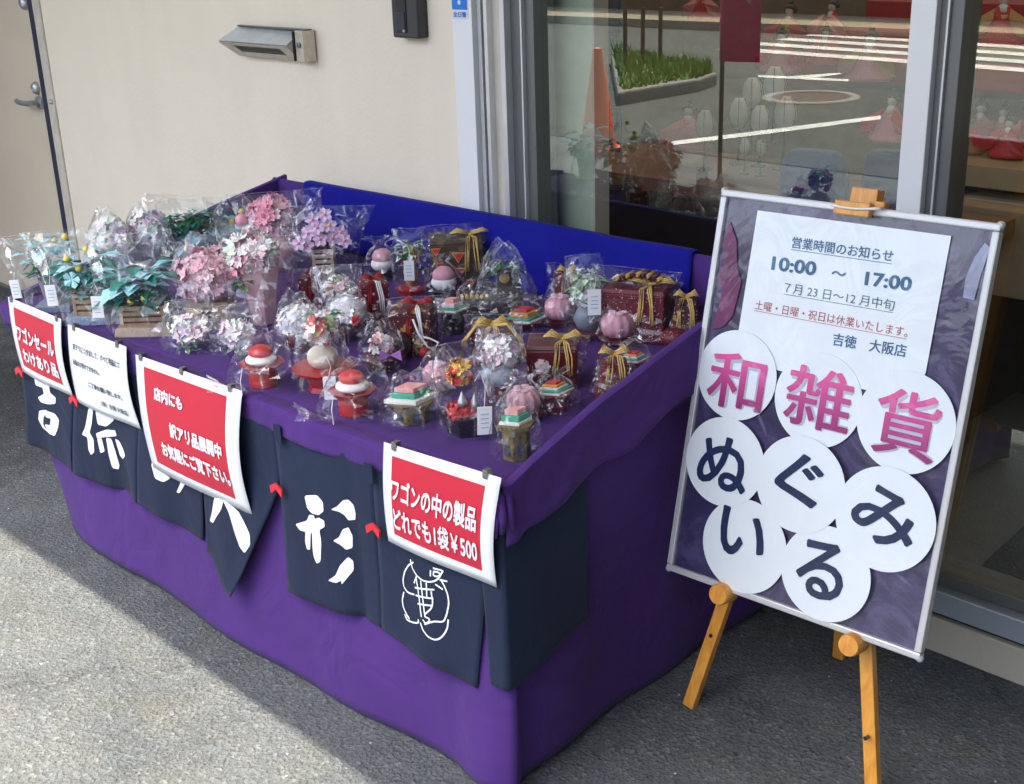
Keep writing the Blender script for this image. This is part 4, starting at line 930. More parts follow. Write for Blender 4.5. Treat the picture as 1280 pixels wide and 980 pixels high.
# disc: photo centre, photo half width, character, ink, glyph half size (px), rotation
discs = [((1023, 500), 56, '雑', PIN, (980, 454, 1068, 543), 0), ((922, 469), 50, '和', PIN, (885, 436, 959, 518), 0), ((1133, 528), 63.5, '貨', PIN, (1092, 481, 1178, 580), 0),
         ((932, 682), 54, 'い', NVI, (898, 632, 963, 704), -.04), ((908, 577), 50, 'ぬ', NVI, (873, 538, 943, 619), -.04), ((1034, 716), 58, 'る', NVI, (995, 667, 1062, 756), .05), ((1003, 605), 57, 'ぐ', NVI, (968, 560, 1038, 642), .28), ((1109, 648), 65, 'み', NVI, (1065, 605, 1157, 689), -.30)]
for i, ((cx, cy), rp_, ch, ink, gs, ro) in enumerate(discs):
    c = buv(cx, cy); rr = (buv(cx+rp_, cy)[0]-buv(cx-rp_, cy)[0])/2; off = .0034+.0012*i
    g = G(); g.open = True; n = 56; g.add([BP(c[0]+rr*math.cos(2*PI*k/n), c[1]+rr*math.sin(2*PI*k/n), off) for k in range(n)]+[BP(c[0]+rr*math.cos(2*PI*k/n), c[1]+rr*math.sin(2*PI*k/n), off-.0009) for k in range(n)], [tuple(range(n))]+[(k, (k+1) % n, n+(k+1) % n, n+k) for k in range(n)])
    d = mk('paper_disc', g, DISC, nbd)
    gx0, gy0, gx1, gy1 = gs; gc = buv((gx0+gx1)/2, (gy0+gy1)/2); hx = (buv(gx1, (gy0+gy1)/2)[0]-buv(gx0, (gy0+gy1)/2)[0])/2*(.97 if not ro else .93); h = (buv((gx0+gx1)/2, gy0)[1]-buv((gx0+gx1)/2, gy1)[1])/2*(.88 if not ro else .84); c = gc
    if ink is PIN:
        mk('drop_shadow_print', textgeo(ch, lambda u, v: BP(u+.0018, v-.0018, off+.0006), c[0]-hx, c[0]+hx, c[1]-h, c[1]+h, .035, ro), SHD, d)
    mk('character', textgeo(ch, lambda u, v: BP(u, v, off+.0012), c[0]-hx, c[0]+hx, c[1]-h, c[1]+h, .012 if ink is PIN else .020, ro), ink, d)
# clear film over the board
g = G(); g.open = True; g.grid(lambda u, v: BP((-hw+fwid-.003)+(BWd-2*fwid+.006)*u, (-hh+fwid-.003)+(BHt-2*fwid+.006)*v, .0150+.003*nz(u*3, v*3, 0, 1.3)*math.sin(u*PI)*math.sin(v*PI)), 40, 50)
def sheetfilm():
    m, n, b = new('cover_film'); n.nodes.remove(b); out = n.nodes['Material Output']; v = coords(n)
    tr = nd(n, 'ShaderNodeBsdfTransparent'); tr.inputs[0].default_value = (.97, .975, .98, 1)
    gl = nd(n, 'ShaderNodeBsdfGlossy'); gl.inputs['Roughness'].default_value = .07
    mp = nd(n, 'ShaderNodeMapping'); mp.inputs['Scale'].default_value = (1, 1, .45); n.links.new(v, mp.inputs[0])
    p = bump(n, None, noi(n, mp.outputs[0], 7, 3, .5, 2.0), .9, .014); n.links.new(p, gl.inputs['Normal'])
    fr = nd(n, 'ShaderNodeLayerWeight'); fr.inputs[0].default_value = .5; n.links.new(p, fr.inputs['Normal'])
    mx = nd(n, 'ShaderNodeMixShader'); n.links.new(math_(n, 'ADD', math_(n, 'MULTIPLY', math_(n, 'POWER', fr.outputs['Facing'], 3.5), .9), .025), mx.inputs[0]); n.links.new(tr.outputs[0], mx.inputs[1]); n.links.new(gl.outputs[0], mx.inputs[2]); n.links.new(mx.outputs[0], out.inputs[0]); return m
mk('cover_film', g, sheetfilm(), nbd, True)

# easel
es = thing('easel', 'orange varnished wooden easel holding the notice board', 'easel')
def beam(p, q, w_, d_, nrm):
    p, q = Vector(p), Vector(q); ax = (q-p).normalized(); sd = ax.cross(nrm).normalized(); dp_ = sd.cross(ax).normalized(); g = G()
    g.add([c+sd*i*w_/2+dp_*j*d_/2 for c in (p, q) for i, j in ((-1, -1), (1, -1), (1, 1), (-1, 1))], [(3, 2, 1, 0), (4, 5, 6, 7), (0, 1, 5, 4), (1, 2, 6, 5), (2, 3, 7, 6), (3, 0, 4, 7)]); return g
offb = -.030
def onboard(px, py, off): return hit(px, py, bnm, bnm.dot(P0)+off)
apex = onboard(1078, 250, offb)
fl = gnd(862, 882)
fr_ = gnd(1092, 996); fr0 = onboard(1076, 815, offb+.012)
apr = onboard(1062, 262, offb)
fr_ = fr_.lerp(fr_, 1)
mk('leg', beam(apex, fl, .026, .020, bnm), PINE, es, bevel=.002)
mk('leg', beam(apr, fr_, .026, .020, bnm), PINE, es, bevel=.002)
bk = gnd(1049, 822); mk('rear_leg', beam(apex+Vector((0, .03, -.02)), (bk.x, bk.y, 0.002), .026, .018, bnm), PINE, es, bevel=.002)
for (px, py) in ((905, 741), (1067.5, 804)):
    c = onboard(px, py, .004); g = G(); g.lathe([(.0195, -.024), (.021, -.018), (.021, .020), (.019, .024)], 28)
    zz = bnm; xx = bx; yy = zz.cross(xx); g.xf(Matrix.Translation(c) @ Matrix((xx, yy, zz)).transposed().to_4x4()); mk('peg', g, PINE, es, True, auto=40)
for c in (fl+(apex-fl)*.16, fr_+(fr0-fr_)*.42):
    g = G(); g.lathe([(.004, 0), (.004, .0135)], 10); g.xf(Matrix.Translation(c) @ Matrix((bx, bnm.cross(bx), bnm)).transposed().to_4x4()); mk('leg_hole', g, BLK, es)
# top clamp
def bbox(name, x0p, x1p, off, th, mat, parent):
    a = buv(*x0p); b = buv(*x1p); return bquad(name, min(a[0], b[0]), max(a[0], b[0]), min(a[1], b[1]), max(a[1], b[1]), off, th, mat, .0025, parent)
bbox('clamp_post', (1064, 233), (1093, 262), -.032, .030, PINE, es)
bbox('clamp_block', (1052, 250), (1093, 273), .008, .018, PINE, es)
bbox('clamp_arm', (1085, 250), (1104, 262), -.024, .022, PINE, es)
g = G(); a = buv(1042, 256); b = buv(1108, 262); g.tube([BP(a[0]+(b[0]-a[0])*t, a[1]+(b[1]-a[1])*t-.004*math.sin(t*PI), .010+.021*math.sin(t*PI)**.35) for t in [i/16 for i in range(17)]], .0016, 6)
g.tube([BP(a[0]+(b[0]-a[0])*t, a[1]+(b[1]-a[1])*t+.003-.006*math.sin(t*PI), .010+.021*math.sin(t*PI)**.35) for t in [i/16 for i in range(17)]], .0014, 6); mk('string', g, WHC, es, True)

# ================================================================== BAGGED GOODS
def bag(t, w_, d_, h, kind='flat', seed=0, mat=None, lean=(0, 0), neck=.8, rz=0, flare=1.15, fat=1.0):
    """thin film bag round an item; flat: sealed top edge, gather: tied neck with a flared top, loose: crumpled"""
    rr = random.Random(seed*17+3); nu, nv = 22, 12; ox, oy = rr.uniform(0, 50), rr.uniform(0, 50); g = G()
    def fn(u, v):
        a = 2*PI*u; ca, sa = math.cos(a), math.sin(a); e = .62
        cx = math.copysign(abs(ca)**e, ca); cy = math.copysign(abs(sa)**e, sa)
        if kind == 'flat':
            fw = 1+(flare-1)*v**1.5+.06*math.sin(v*PI); fd = max(.03, (1-v**2.2)*1.0+.02)*fat
            zt = h*v*(1+.05*cx*rr_s)
        elif kind == 'gather':
            if v < neck: s = v/neck; fw = fd = 1-(.78)*s**3
            else: s = (v-neck)/(1-neck); fw = .22+.55*s; fd = .22+.25*s
            zt = h*v
        else:
            fw = 1.06-.52*max(0, v-.35)/.65-.25*max(0, v-.8)/.2; fd = fw*(1-.45*max(0, v-.5)); zt = h*v*(1+.10*math.sin(a*2+ox))
        if v == 0: fw = fd = .96
        amp = .045+.12*v
        q = Vector((ca*1.1+ox, sa*1.1+oy, v*2.4)); n1 = noise.noise(q*1.5); n2 = 1-2*abs(noise.noise(q*3.1)); n3 = 1-2*abs(noise.noise(q*6.3)); k = 1+amp*(.9*n1+.85*(n2-.5)+.35*(n3-.5))
        if kind == 'gather': k *= 1+.14*math.sin(a*9+ox)*min(1, v*1.2)
        x = cx*w_/2*fw*k; y = cy*d_/2*fd*k
        x += lean[0]*h*v**1.4; y += lean[1]*h*v**1.4
        x, y = x*math.cos(rz)-y*math.sin(rz), x*math.sin(rz)+y*math.cos(rz)
        z = max(.0005, zt*(1+.05*noise.noise(Vector((a, ox, 1)))*v))
        return (x, y, z)
    rr_s = rr.uniform(-1, 1)
    v = []; 
    for j in range(nv+1):
        for i in range(nu): v.append(fn(i/nu, j/nv))
    f = []
    for j in range(nv):
        for i in range(nu):
            A, B, D, E_ = j*nu+i, j*nu+(i+1) % nu, (j+1)*nu+(i+1) % nu, (j+1)*nu+i
            f += [(A, B, D), (A, D, E_)] if rr.random() < .5 else [(A, B, E_), (B, D, E_)]
    jt = min(w_, d_)*.024
    v = [Vector(p)+Vector((rr.uniform(-jt, jt), rr.uniform(-jt, jt), rr.uniform(-jt, jt)*.8 if k >= nu else 0)) for k, p in enumerate(v)]
    if kind == 'loose':
        n0 = nv*nu; c_ = sum((v[n0+i] for i in range(nu)), Vector())/nu; v.append(c_+Vector((0, 0, h*.02))); f += [(n0+i, n0+(i+1) % nu, len(v)-1) for i in range(nu)]
    g.add(v, f); g.open = True
    o = mk('plastic_bag', g, mat or FILM, t, False)
    if kind == 'flat':   # welded top seam
        top = v[nv*nu:(nv+1)*nu]; g = G(); L = sorted(top, key=lambda p: p[0]*math.cos(rz)+p[1]*math.sin(rz)); a, b = Vector(L[0]), Vector(L[-1])
        g.tube([a, a.lerp(b, .3)+Vector((0, 0, .002)), a.lerp(b, .7), b], .0011, 5); mk('seal', g, mat or FILM_B, o, True)
    return o
def tagcard(t, x, y, z, rz=0, L=.06, s=1.0):
    g = G(); g.box((0, 0, 0), (.022*s, .0012, .044*s)); g.xf(Matrix.Translation((x, y, z)) @ Matrix.Rotation(rz, 4, 'Z') @ Matrix.Rotation(R.uniform(-.12, .12), 4, 'Y')); o = mk('price_tag', g, TAGM, t, bevel=.0004)
    g = G()
    for k in range(4): g.box((0, -.0011, .012-.008*k), (.012*s, .0004, .0016))
    g.xf(Matrix.Translation((x, y, z)) @ Matrix.Rotation(rz, 4, 'Z')); mk('tag_print', g, TAGI, o)
    g = G(); g.tube([(x, y, z+.022*s), (x+.001, y, z+.03), (x+.004, y+.004, z+L*.7), (x-.003, y+.01, z+L), (x-.012, y+.012, z+L*.8)], .0007, 5); mk('tag_string', g, WHC, t)
def blossoms(name, t, c, r, n, ps, mats, seed=0, sz=1.0, shell=.75, npet=5):
    """ruffled blossom heads spread through a crown; each blossom several cupped petals"""
    rr = random.Random(seed); g = G()
    for k in range(int(n*2.0)):
        while True:
            d = Vector((rr.uniform(-1, 1), rr.uniform(-1, 1), rr.uniform(-1, 1)))
            if .05 < d.length < 1: break
        d.normalize(); rad_ = r*(shell+(1-shell)*rr.random()); p = Vector((c[0]+d.x*rad_, c[1]+d.y*rad_, c[2]+d.z*rad_*sz))
        nrm = (d*1.4+Vector((rr.uniform(-.5, .5), rr.uniform(-.5, .5), rr.uniform(-.3, .6)))).normalized(); ps_ = ps*.74; u = nrm.orthogonal().normalized(); w2 = nrm.cross(u); s = ps_*rr.uniform(.7, 1.2); mi = rr.randrange(len(mats)); ph = rr.uniform(0, 6)
        for j in range(npet):
            a = ph+2*PI*j/npet; e = u*math.cos(a)+w2*math.sin(a); f_ = u*math.cos(a+PI/2)+w2*math.sin(a+PI/2)
            tip = rr.uniform(.10, .55)
            g.add([p, p+e*s*.5+f_*s*.38+nrm*s*.12, p+e*s*.95+f_*s*.22+nrm*s*tip, p+e*s*.86+nrm*s*(tip-.1), p+e*s*.95-f_*s*.22+nrm*s*tip, p+e*s*.5-f_*s*.38+nrm*s*.12], [(0, 1, 2, 3), (0, 3, 4, 5)], mi)
    g.open = True
    o = mk(name, g, mats, t); tag(o, kind='stuff'); return o
def leaves(t, c, r, n, L, mats, seed=0, sz=.7, droop=.2):
    rr = random.Random(seed+99); g = G()
    for k in range(n):
        a = rr.uniform(0, 6.28); q = rr.random()**.5; p = Vector((c[0]+math.cos(a)*r*q*.8, c[1]+math.sin(a)*r*q*.8, c[2]+rr.uniform(-.6, .8)*r*sz))
        d = Vector((math.cos(a), math.sin(a), rr.uniform(-.5, .6)-droop)).normalized(); sdv = d.cross(Vector((0, 0, 1))).normalized(); up = sdv.cross(d); s = L*rr.uniform(.7, 1.3)
        g.add([p, p+d*s*.45+sdv*s*.30+up*s*.06, p+d*s-up*s*.14, p+d*s*.45-sdv*s*.30+up*s*.06, p+d*s*.5-up*s*.03], [(0, 1, 4), (1, 2, 4), (2, 3, 4), (3, 0, 4)], rr.randrange(len(mats)))
    g.open = True; return tag(mk('leaves', g, mats, t), kind='stuff')
GR_ = 'bagged ornaments on the sale table'
def item(name, px, py, label, cat='ornament', rz=None, z=None, group=GR_):
    p = gnd(px, py, z or ZT+.001); t = thing(name, label, cat, (p.x, p.y, p.z), rz if rz is not None else .55, group); t.scale = (1.09,)*3; return t
def pos_up(t, px, py):
    """height above the item's base of a photo point, in the vertical plane facing the camera"""
    n = Vector((FW.x, FW.y, 0)).normalized(); p = hit(px, py, n, n.dot(t.location)); q = p-t.location
    q.rotate(Matrix.Rotation(-t.rotation_euler.z, 3, 'Z')); return q
def basket(t, w_, d_, h, z0, mat=TANW, slots=3):
    g = G()
    g.box((0, 0, z0+h/2), (w_*.92, d_*.92, h*.96)); mk('basket_lining', g, BRANCH, t)
    for k in range(slots+1):
        g = G(); zz = z0+h*(k+.25)/(slots+.5); ww = w_*(.94+.1*k/slots); dd_ = d_*(.94+.1*k/slots)
        for sx, sy, a, b in ((0, -1, ww, .004), (0, 1, ww, .004), (1, 0, .004, dd_), (-1, 0, .004, dd_)): g.box((sx*ww/2, sy*dd_/2, zz), (a, b, h*.62/(slots+.5)))
        mk('slat', g, mat, t, bevel=.0008)
    g = G()
    for sx in (-1, 1):
        for sy in (-1, 1): g.box((sx*w_*.48, sy*d_*.48, z0+h/2), (.007, .007, h))
    mk('corner_posts', g, mat, t)
def balls(name, t, pts, r, mat):
    for p in pts: g = G(); g.ball(p, r, 12, 8); mk(name, g, mat, t, True)
RB = .79  # items roughly face the camera
# --- teal flower baskets
t = item('flower_arrangement', 72, 385, 'teal flowers in a mauve pot, bag drooping past the table left end', 'flower arrangement', RB)
g = G(); g.lathe([(.026, .012), (.034, .06), (.036, .075)], 6); mk('pot', g, col('mauve_pot', (.28, .22, .32)), t)
g = G(); g.box((0, 0, .007), (.085, .075, .014)); mk('plinth', g, P_BLUE, t, bevel=.001)
leaves(t, (0, 0, .10), .055, 90, .03, [TEAL, GREEN], 1); leaves(t, (0, 0, .135), .06, 26, .05, [TEALP], 2); balls('yellow_bud', t, [(-.02, -.04, .12), (.03, -.03, .17), (-.04, .0, .17)], .007, YEL)
bag(t, .13, .11, .18, 'flat', 1, FILM_M, (-.22, -.1)); tagcard(t, -.075, -.04, .06, 0, .06)
t = item('flower_arrangement', 118, 400, 'teal flowers in a slatted bamboo basket on a blue marbled plinth', 'flower arrangement', RB)
g = G(); g.box((0, 0, .010), (.105, .090, .020), top=.95); mk('plinth', g, P_BLUE, t, bevel=.002)
basket(t, .062, .055, .050, .02); leaves(t, (0, 0, .095), .055, 90, .034, [TEAL, GREEN], 3); leaves(t, (0, 0, .135), .06, 26, .055, [TEALP, TEALP, TEAL], 4)
balls('yellow_bud', t, [(-.025, -.045, .155), (.0, -.05, .135), (.02, -.04, .175), (-.03, -.02, .20)], .008, YEL)
g = G()
for k in range(5): a = k*1.2566; g.add([(-.012, -.068, .115), (-.012+.017*math.cos(a-.5), -.070, .115+.017*math.sin(a-.5)), (-.012+.02*math.cos(a), -.074, .115+.02*math.sin(a)), (-.012+.017*math.cos(a+.5), -.070, .115+.017*math.sin(a+.5))], [(0, 1, 2, 3)])
mk('star_flower', g, TEALP, t, solid=.001)
bag(t, .13, .11, .21, 'flat', 2, FILM_M, (-.28, 0), fat=1.1); tagcard(t, -.070, -.05, .075, 0, .08, 1.1)
t = item('flower_arrangement', 186, 413, 'teal leaves with two yellow buds in a split wood basket on a bare wood base', 'flower arrangement', RB)
g = G(); g.box((0, 0, .010), (.125, .10, .020), top=.93); mk('base_block', g, BASEW, t, bevel=.002)
basket(t, .095, .07, .045, .02); leaves(t, (-.005, -.005, .085), .062, 100, .035, [TEAL, TEAL, GREEN], 5, .5); leaves(t, (-.01, 0, .12), .07, 30, .06, [TEALP, TEAL], 6, .5)
balls('yellow_bud', t, [(-.012, -.06, .085), (.018, -.062, .092)], .008, YEL)
bag(t, .16, .13, .22, 'flat', 3, FILM_M, (-.12, .1), fat=1.1); tagcard(t, -.085, -.06, .075, 0, .05, 1.1)
for k, (px, py, lab, h) in enumerate(((150, 345, 'milky crumpled bag of pale lilac flowers behind the bamboo basket', .17), (192, 335, 'crumpled bag with white and lilac petals at the left back of the table', .16))):
    t = item('flower_arrangement', px, py, lab, 'flower arrangement', RB)
    g = G(); g.lathe([(.03, 0), (.038, .06)], 8); mk('pot', g, col('mauve_pot', (0, 0, 0)), t)
    blossoms('blossoms', t, (0, 0, .10), .05, 40, .022, [LILAC, WHITEF, MINTF], 20+k); bag(t, .14, .12, h, 'loose', 10+k, FILM_B, (-.1, 0))
t = item('flower_arrangement', 246, 332, 'dark green leaves over pale teal petals in a tall wrinkled bag', 'flower arrangement', RB)
g = G(); g.lathe([(.035, 0), (.045, .05)], 8); mk('pot', g, TEALP, t); leaves(t, (.0, 0, .115), .055, 110, .04, [GREEN, TEAL], 7, .6); leaves(t, (0, 0, .075), .06, 30, .06, [TEALP], 8, .6)
bag(t, .17, .14, .185, 'flat', 4, FILM_M, (-.1, 0), fat=1.1)
t = item('flower_arrangement', 300, 318, 'pale teal petals with yellow buds in a bag behind the pink basket', 'flower arrangement', RB)
g = G(); g.lathe([(.03, 0), (.04, .05)], 8); mk('pot', g, TEALP, t); leaves(t, (.0, 0, .075), .055, 50, .05, [TEALP, TEALP, GREEN], 9, .6); balls('yellow_bud', t, [(-.0, -.05, .10), (.025, -.04, .125)], .009, YEL); bag(t, .14, .12, .15, 'loose', 5, FILM_M)
# --- pink ones
t = item('flower_arrangement', 352, 336, 'pink ruffled blossoms in a pale pink vase near the back left corner', 'flower arrangement', RB)
g = G(); g.lathe([(.035, 0), (.042, .04), (.05, .09)], 14); mk('vase', g, ROSEV, t, True); blossoms('blossoms', t, (-.012, 0, .135), .055, 60, .028, [PINK, PINK2, PALEP], 5); balls('yellow_bud', t, [(-.07, -.03, .115)], .008, YEL)
balls('pink_bud', t, [(-.085, -.02, .135)], .017, PINK2)
bag(t, .19, .13, .20, 'flat', 6, FILM, (.05, 0))
t = item('flower_arrangement', 407, 341, 'lilac pink daisies on a slatted wooden tub before the blue cloth', 'flower arrangement', RB)
basket(t, .048, .048, .062, 0.004, BASEW, 4); g = G(); g.lathe([(.02, .05), (.03, .09), (.03, .1)], 8); mk('stems', g, BRANCH, t)
rr = random.Random(4)
for k in range(11):
    a = rr.uniform(0, 6.28); q = [(-.055, .075), (-.03, .10), (-.005, .115), (.025, .12), (.05, .10), (.06, .08), (-.035, .07), (0, .085), (.03, .085), (-.015, .135), (.015, .145)][k]
    g = G(); c = Vector((q[0], -.035-.01*rr.random(), q[1]+.012)); nrm = Vector((q[0]*6, -1, rr.uniform(0, .6))).normalized(); u = nrm.orthogonal().normalized(); w2 = nrm.cross(u)
    for j in range(5):
        b = 2*PI*j/5+a; e = u*math.cos(b)+w2*math.sin(b); f_ = u*math.cos(b+1.57)+w2*math.sin(b+1.57); s = .019
        g.add([c, c+e*s*.6+f_*s*.42+nrm*.003, c+e*s*1.05+f_*s*.2+nrm*.001, c+e*s*.92, c+e*s*1.05-f_*s*.2+nrm*.001, c+e*s*.6-f_*s*.42+nrm*.003], [(0, 1, 2, 3), (0, 3, 4, 5)])
    g.open = True
    o = mk('daisy', g, LILAC, t, solid=.0006); g = G(); g.ball(c+nrm*.003, .004, 8, 5); mk('daisy_centre', g, YEL if k == 3 else PINK2, o, True)
bag(t, .15, .11, .17, 'flat', 7, FILM, (.12, 0), flare=1.4)
t = item('flower_arrangement', 266, 405, 'big dome of pink cherry blossom on a tan box with side slots', 'flower arrangement', RB)
g = G(); g.box((0, 0, .030), (.085, .07, .060), top=1.12); mk('wooden_box', g, TANW, t, bevel=.002)
for k in range(4): g = G(); g.box((0, -.0375-.0008*k, .018+.010*k), (.022, .003, .004)); mk('slot', g, BLK, t)
blossoms('blossoms', t, (0, 0, .115), .068, 230, .022, [PINK, PINK, PALEP, PINK], 6, .85, .55); g = G(); g.ball((0, 0, .112), .052, 16, 10, sz=.85); mk('blossom_core', g, PINK, t, True)
balls('yellow_bud', t, [(-.035, -.02, .178)], .005, YEL)
bag(t, .17, .15, .20, 'loose', 8, FILM, (0, 0))
t = item('flower_arrangement', 330, 403, 'tall rose pink vase topped with white and pink flowers and a green sprig', 'flower arrangement', RB-.2)
g = G(); g.lathe([(.030, 0), (.036, .06), (.048, .13), (.056, .17)], 6); mk('vase', g, ROSEV, t, bevel=.002)
blossoms('blossoms', t, (-.008, -.012, .165), .055, 70, .024, [WHITEF, WHITEF, PALEP, MINTF, PINK], 8, .8); leaves(t, (-.02, -.05, .105), .016, 14, .022, [GREEN, SAGE], 10)
blossoms('blossoms', t, (-.025, -.045, .14), .016, 10, .018, [PINK2, PINK], 9)
bag(t, .14, .12, .225, 'flat', 9, FILM_M, (-.05, 0), flare=1.1, fat=1.15)
# --- sachets
for px, py, sd, lab in ((240, 436, 1, 'clear sachet of white flowers beside the pale wooden basket base'), (300, 442, 2, 'clear sachet of white and pink flowers in front of the tall rose vase')):
    t = item('flower_sachet', px, py, lab, 'flower sachet', RB, group='flower sachets at the table front')
    blossoms('blossoms', t, (0, 0, .045), .032, 34, .020, [WHITEF, PALEP, WHITEF, MINTF, LILAC], 30+sd, .8); leaves(t, (.0, -.02, .018), .02, 14, .022, [SAGE, GREEN], 40+sd); bag(t, .12, .075, .105, 'flat', 20+sd, FILM_M, (0, .1), flare=.75)
# --- mochi stands
def redstand(px, py, lab, s, lean, sd):
    t = item('rice_cake_ornament', px, py, lab, 'ornament', RB, group='red lacquer stands with white rice cakes')
    g = G(); g.lathe([(.025*s, 0), (.028*s, .004*s), (.028*s, .028*s), (.026*s, .034*s)], 16); mk('pedestal', g, REDL, t, True, auto=30)
    g = G(); g.lathe([(.030*s, .034*s), (.043*s, .046*s), (.046*s, .049*s), (.042*s, .050*s), (.030*s, .044*s)], 8); mk('tray', g, REDL, t, True, auto=30)
    g = G(); g.ball((0, 0, .056*s), .031*s, 20, 10, sz=.38); mk('white_rice_cake', g, WMO, t, True)
    g = G(); g.ball((0, 0, .071*s), .024*s, 20, 10, sz=.55); mk('red_rice_cake', g, REDM, t, True)
    bag(t, .125*s, .10*s, .105*s, 'loose', sd, FILM, lean, fat=1.1)
    g = G(); g.grid(lambda u, v: (-.055*s-.05*s*v+.01*math.sin(u*5), -.03+.06*u*(.5+.5*v)-.01, .004+.02*v*math.sin(u*6)**2), 10, 6); g.open = True; mk('bag_tail', g, FILM_M, t, True)
    g = G(); g.tube([(-.03, -.035, .05), (-.032, -.055, .03), (-.03, -.06, .004)], .0009, 5); mk('bag_string', g, WHC, t)
redstand(330, 482, 'red lacquer stand with white and red rice cakes left of the tall tagged bag', .98, (.1, 0), 30)
redstand(443, 517, 'red lacquer stand with white and red rice cakes nearest the table front', .98, (.15, 0), 31)
def kagami(px, py, lab, sd):
    t = item('rice_cake_ornament', px, py, lab, 'ornament', RB, group='round pink and white rice cakes on black stands')
    g = G(); g.lathe([(.032, 0), (.028, .006), (.036, .018), (.037, .021)], 8); mk('stand', g, BLK, t)
    g = G(); g.ball((0, 0, .038), .030, 20, 12, sz=.68); mk('white_rice_cake', g, WMO, t, True); g = G(); g.ball((0, 0, .054), .0265, 20, 12, sz=.85); mk('pink_rice_cake', g, PMO, t, True)
    bag(t, .095, .085, .105, 'gather', sd, FILM, (-.05, 0), .85)
kagami(480, 348, 'pink topped white rice cake on black stand at the back next to the daisies', 33)
kagami(556, 372, 'pink topped white rice cake in front of the black box with red triangles', 34)
def pinkball(px, py, lab, s, sd, tag_=False, tray=MAR):
    t = item('flower_cake', px, py, lab, 'ornament', RB, group='pink fluted flower cakes')
    g = G(); g.lathe([(.028*s, 0), (.034*s, .008*s), (.036*s, .012*s)], 16); mk('tray', g, tray, t)
    g = G(); g.lathe([(.010*s, .012*s), (.026*s, .016*s), (.033*s, .030*s), (.032*s, .045*s), (.022*s, .057*s), (.008*s, .060*s), (.001, .056*s)], 40, lobe=.14, nl=10); mk('fluted_cake', g, PMO, t, True)
    g = G()
    for k in range(5): a = k*1.2566; g.ball((math.cos(a)*.012*s, math.sin(a)*.012*s, .060*s), .009*s, 10, 6, sz=.4)
    mk('petal_cap', g, col('mauve_petal', (.72, .46, .56)), t, True)
    bag(t, .088*s, .08*s, .092*s, 'gather' if sd % 2 else 'loose', sd, FILM, (0, 0), .86)
pinkball(700, 405, 'pink fluted cake in a gathered bag behind the maroon blossom box', 1.05, 36)
pinkball(772, 428, 'pink fluted cake on a maroon tray before the big maroon box', 1.1, 37)
pinkball(548, 488, 'pink fluted cake half hidden behind the bag of red berries', .9, 38)
pinkball(655, 523, 'pink fluted cake near the right front, behind the small cake shrine', .95, 39)
# --- hishimochi
def hishi(px, py, lab, s, layers, stand, sd, rz=RB+.3, hs=.04, bagh=None, gold=False):
    t = item('diamond_rice_cake', px, py, lab, 'ornament', rz, group='stacked diamond rice cakes on stands')
    hexp = lambda r: [(r*math.cos(k*PI/3), r*.85*math.sin(k*PI/3)) for k in range(6)]
    g = G(); g.prism(hexp(.033*s), 0, hs*.86, scale=1.02); mk('stand', g, stand, t, bevel=.001)
    g = G(); g.prism(hexp(.044*s), hs*.86, hs, scale=1.05); mk('stand_top', g, stand, t, bevel=.001)
    if gold:
        for k in range(6):
            a = k*PI/3+PI/6; c = Vector((.0295*s*math.cos(a), .0252*s*math.sin(a), hs*.4)); e = Vector((-math.sin(a), math.cos(a), 0)); n_ = Vector((math.cos(a), math.sin(a), 0)); g = G(); g.open = True
            P = [(0, .013), (.005, .002), (.008, -.004), (.006, -.010), (0, -.012), (-.006, -.010), (-.008, -.004), (-.005, .002)]
            g.add([c+n_*.0022+e*x*s+Vector((0, 0, y*hs/.045)) for x, y in P], [tuple(range(8))]); mk('drop_cutout', g, col('cutout_blue', (.05, .06, .12), rough=.4), t)
    z = hs
    for r, h, m in layers:
        g = G(); g.prism([(r*s, 0), (0, r*.66*s), (-r*s, 0), (0, -r*.66*s)], z, z+h*s); mk('cake_layer', g, m, t, bevel=.001); z += h*s+.0002
    bag(t, .11*s, .095*s, bagh or (z+.022), 'loose' if sd % 2 else 'gather', sd, FILM, (0, 0), .88); return t
L3 = [(.050, .008, WMO), (.036, .010, GRN), (.030, .009, PKC)]
LP = [(.048, .004, WMO), (.042, .005, GRN), (.034, .005, WMO), (.028, .005, ORG), (.020, .005, RDC)]
LQ = [(.052, .004, WMO), (.044, .006, GRN), (.034, .010, ORG), (.024, .007, RDC)]
hishi(516, 526, 'wide stacked diamond cake in white green and pink on an antique gold hexagonal stand', 1.0, L3, P_GOLD, 41, gold=True)
hishi(646, 572, 'small stacked diamond cake on a tall antique gold stand at the very front corner', .72, [(.040, .008, WMO), (.034, .014, GRN), (.026, .014, PKC)], P_GOLD, 43, hs=.062, gold=True)
hishi(693, 513, 'stepped diamond cake in green white and orange on a maroon blossom stand', .82, LP, P_MAR, 40, hs=.036)
hishi(656, 410, 'bright diamond cake with red and orange tiers behind the roped boxes', 1.0, LQ, MAR, 42, hs=.018)
hishi(567, 416, 'pale pink topped diamond cake on a dark blossom stand', .75, [(.05, .006, WMO), (.042, .006, GRN), (.032, .012, PALEP), (.022, .012, PKC)], P_DARK, 44, hs=.050)
hishi(792, 462, 'small diamond cake with orange tip beside the maroon dotted pouch', .7, LP, P_MAR, 45, hs=.02)
hishi(602, 440, 'tiny orange and green diamond cake left of the roped maroon box', .5, LP, P_MAR, 46, hs=.03)
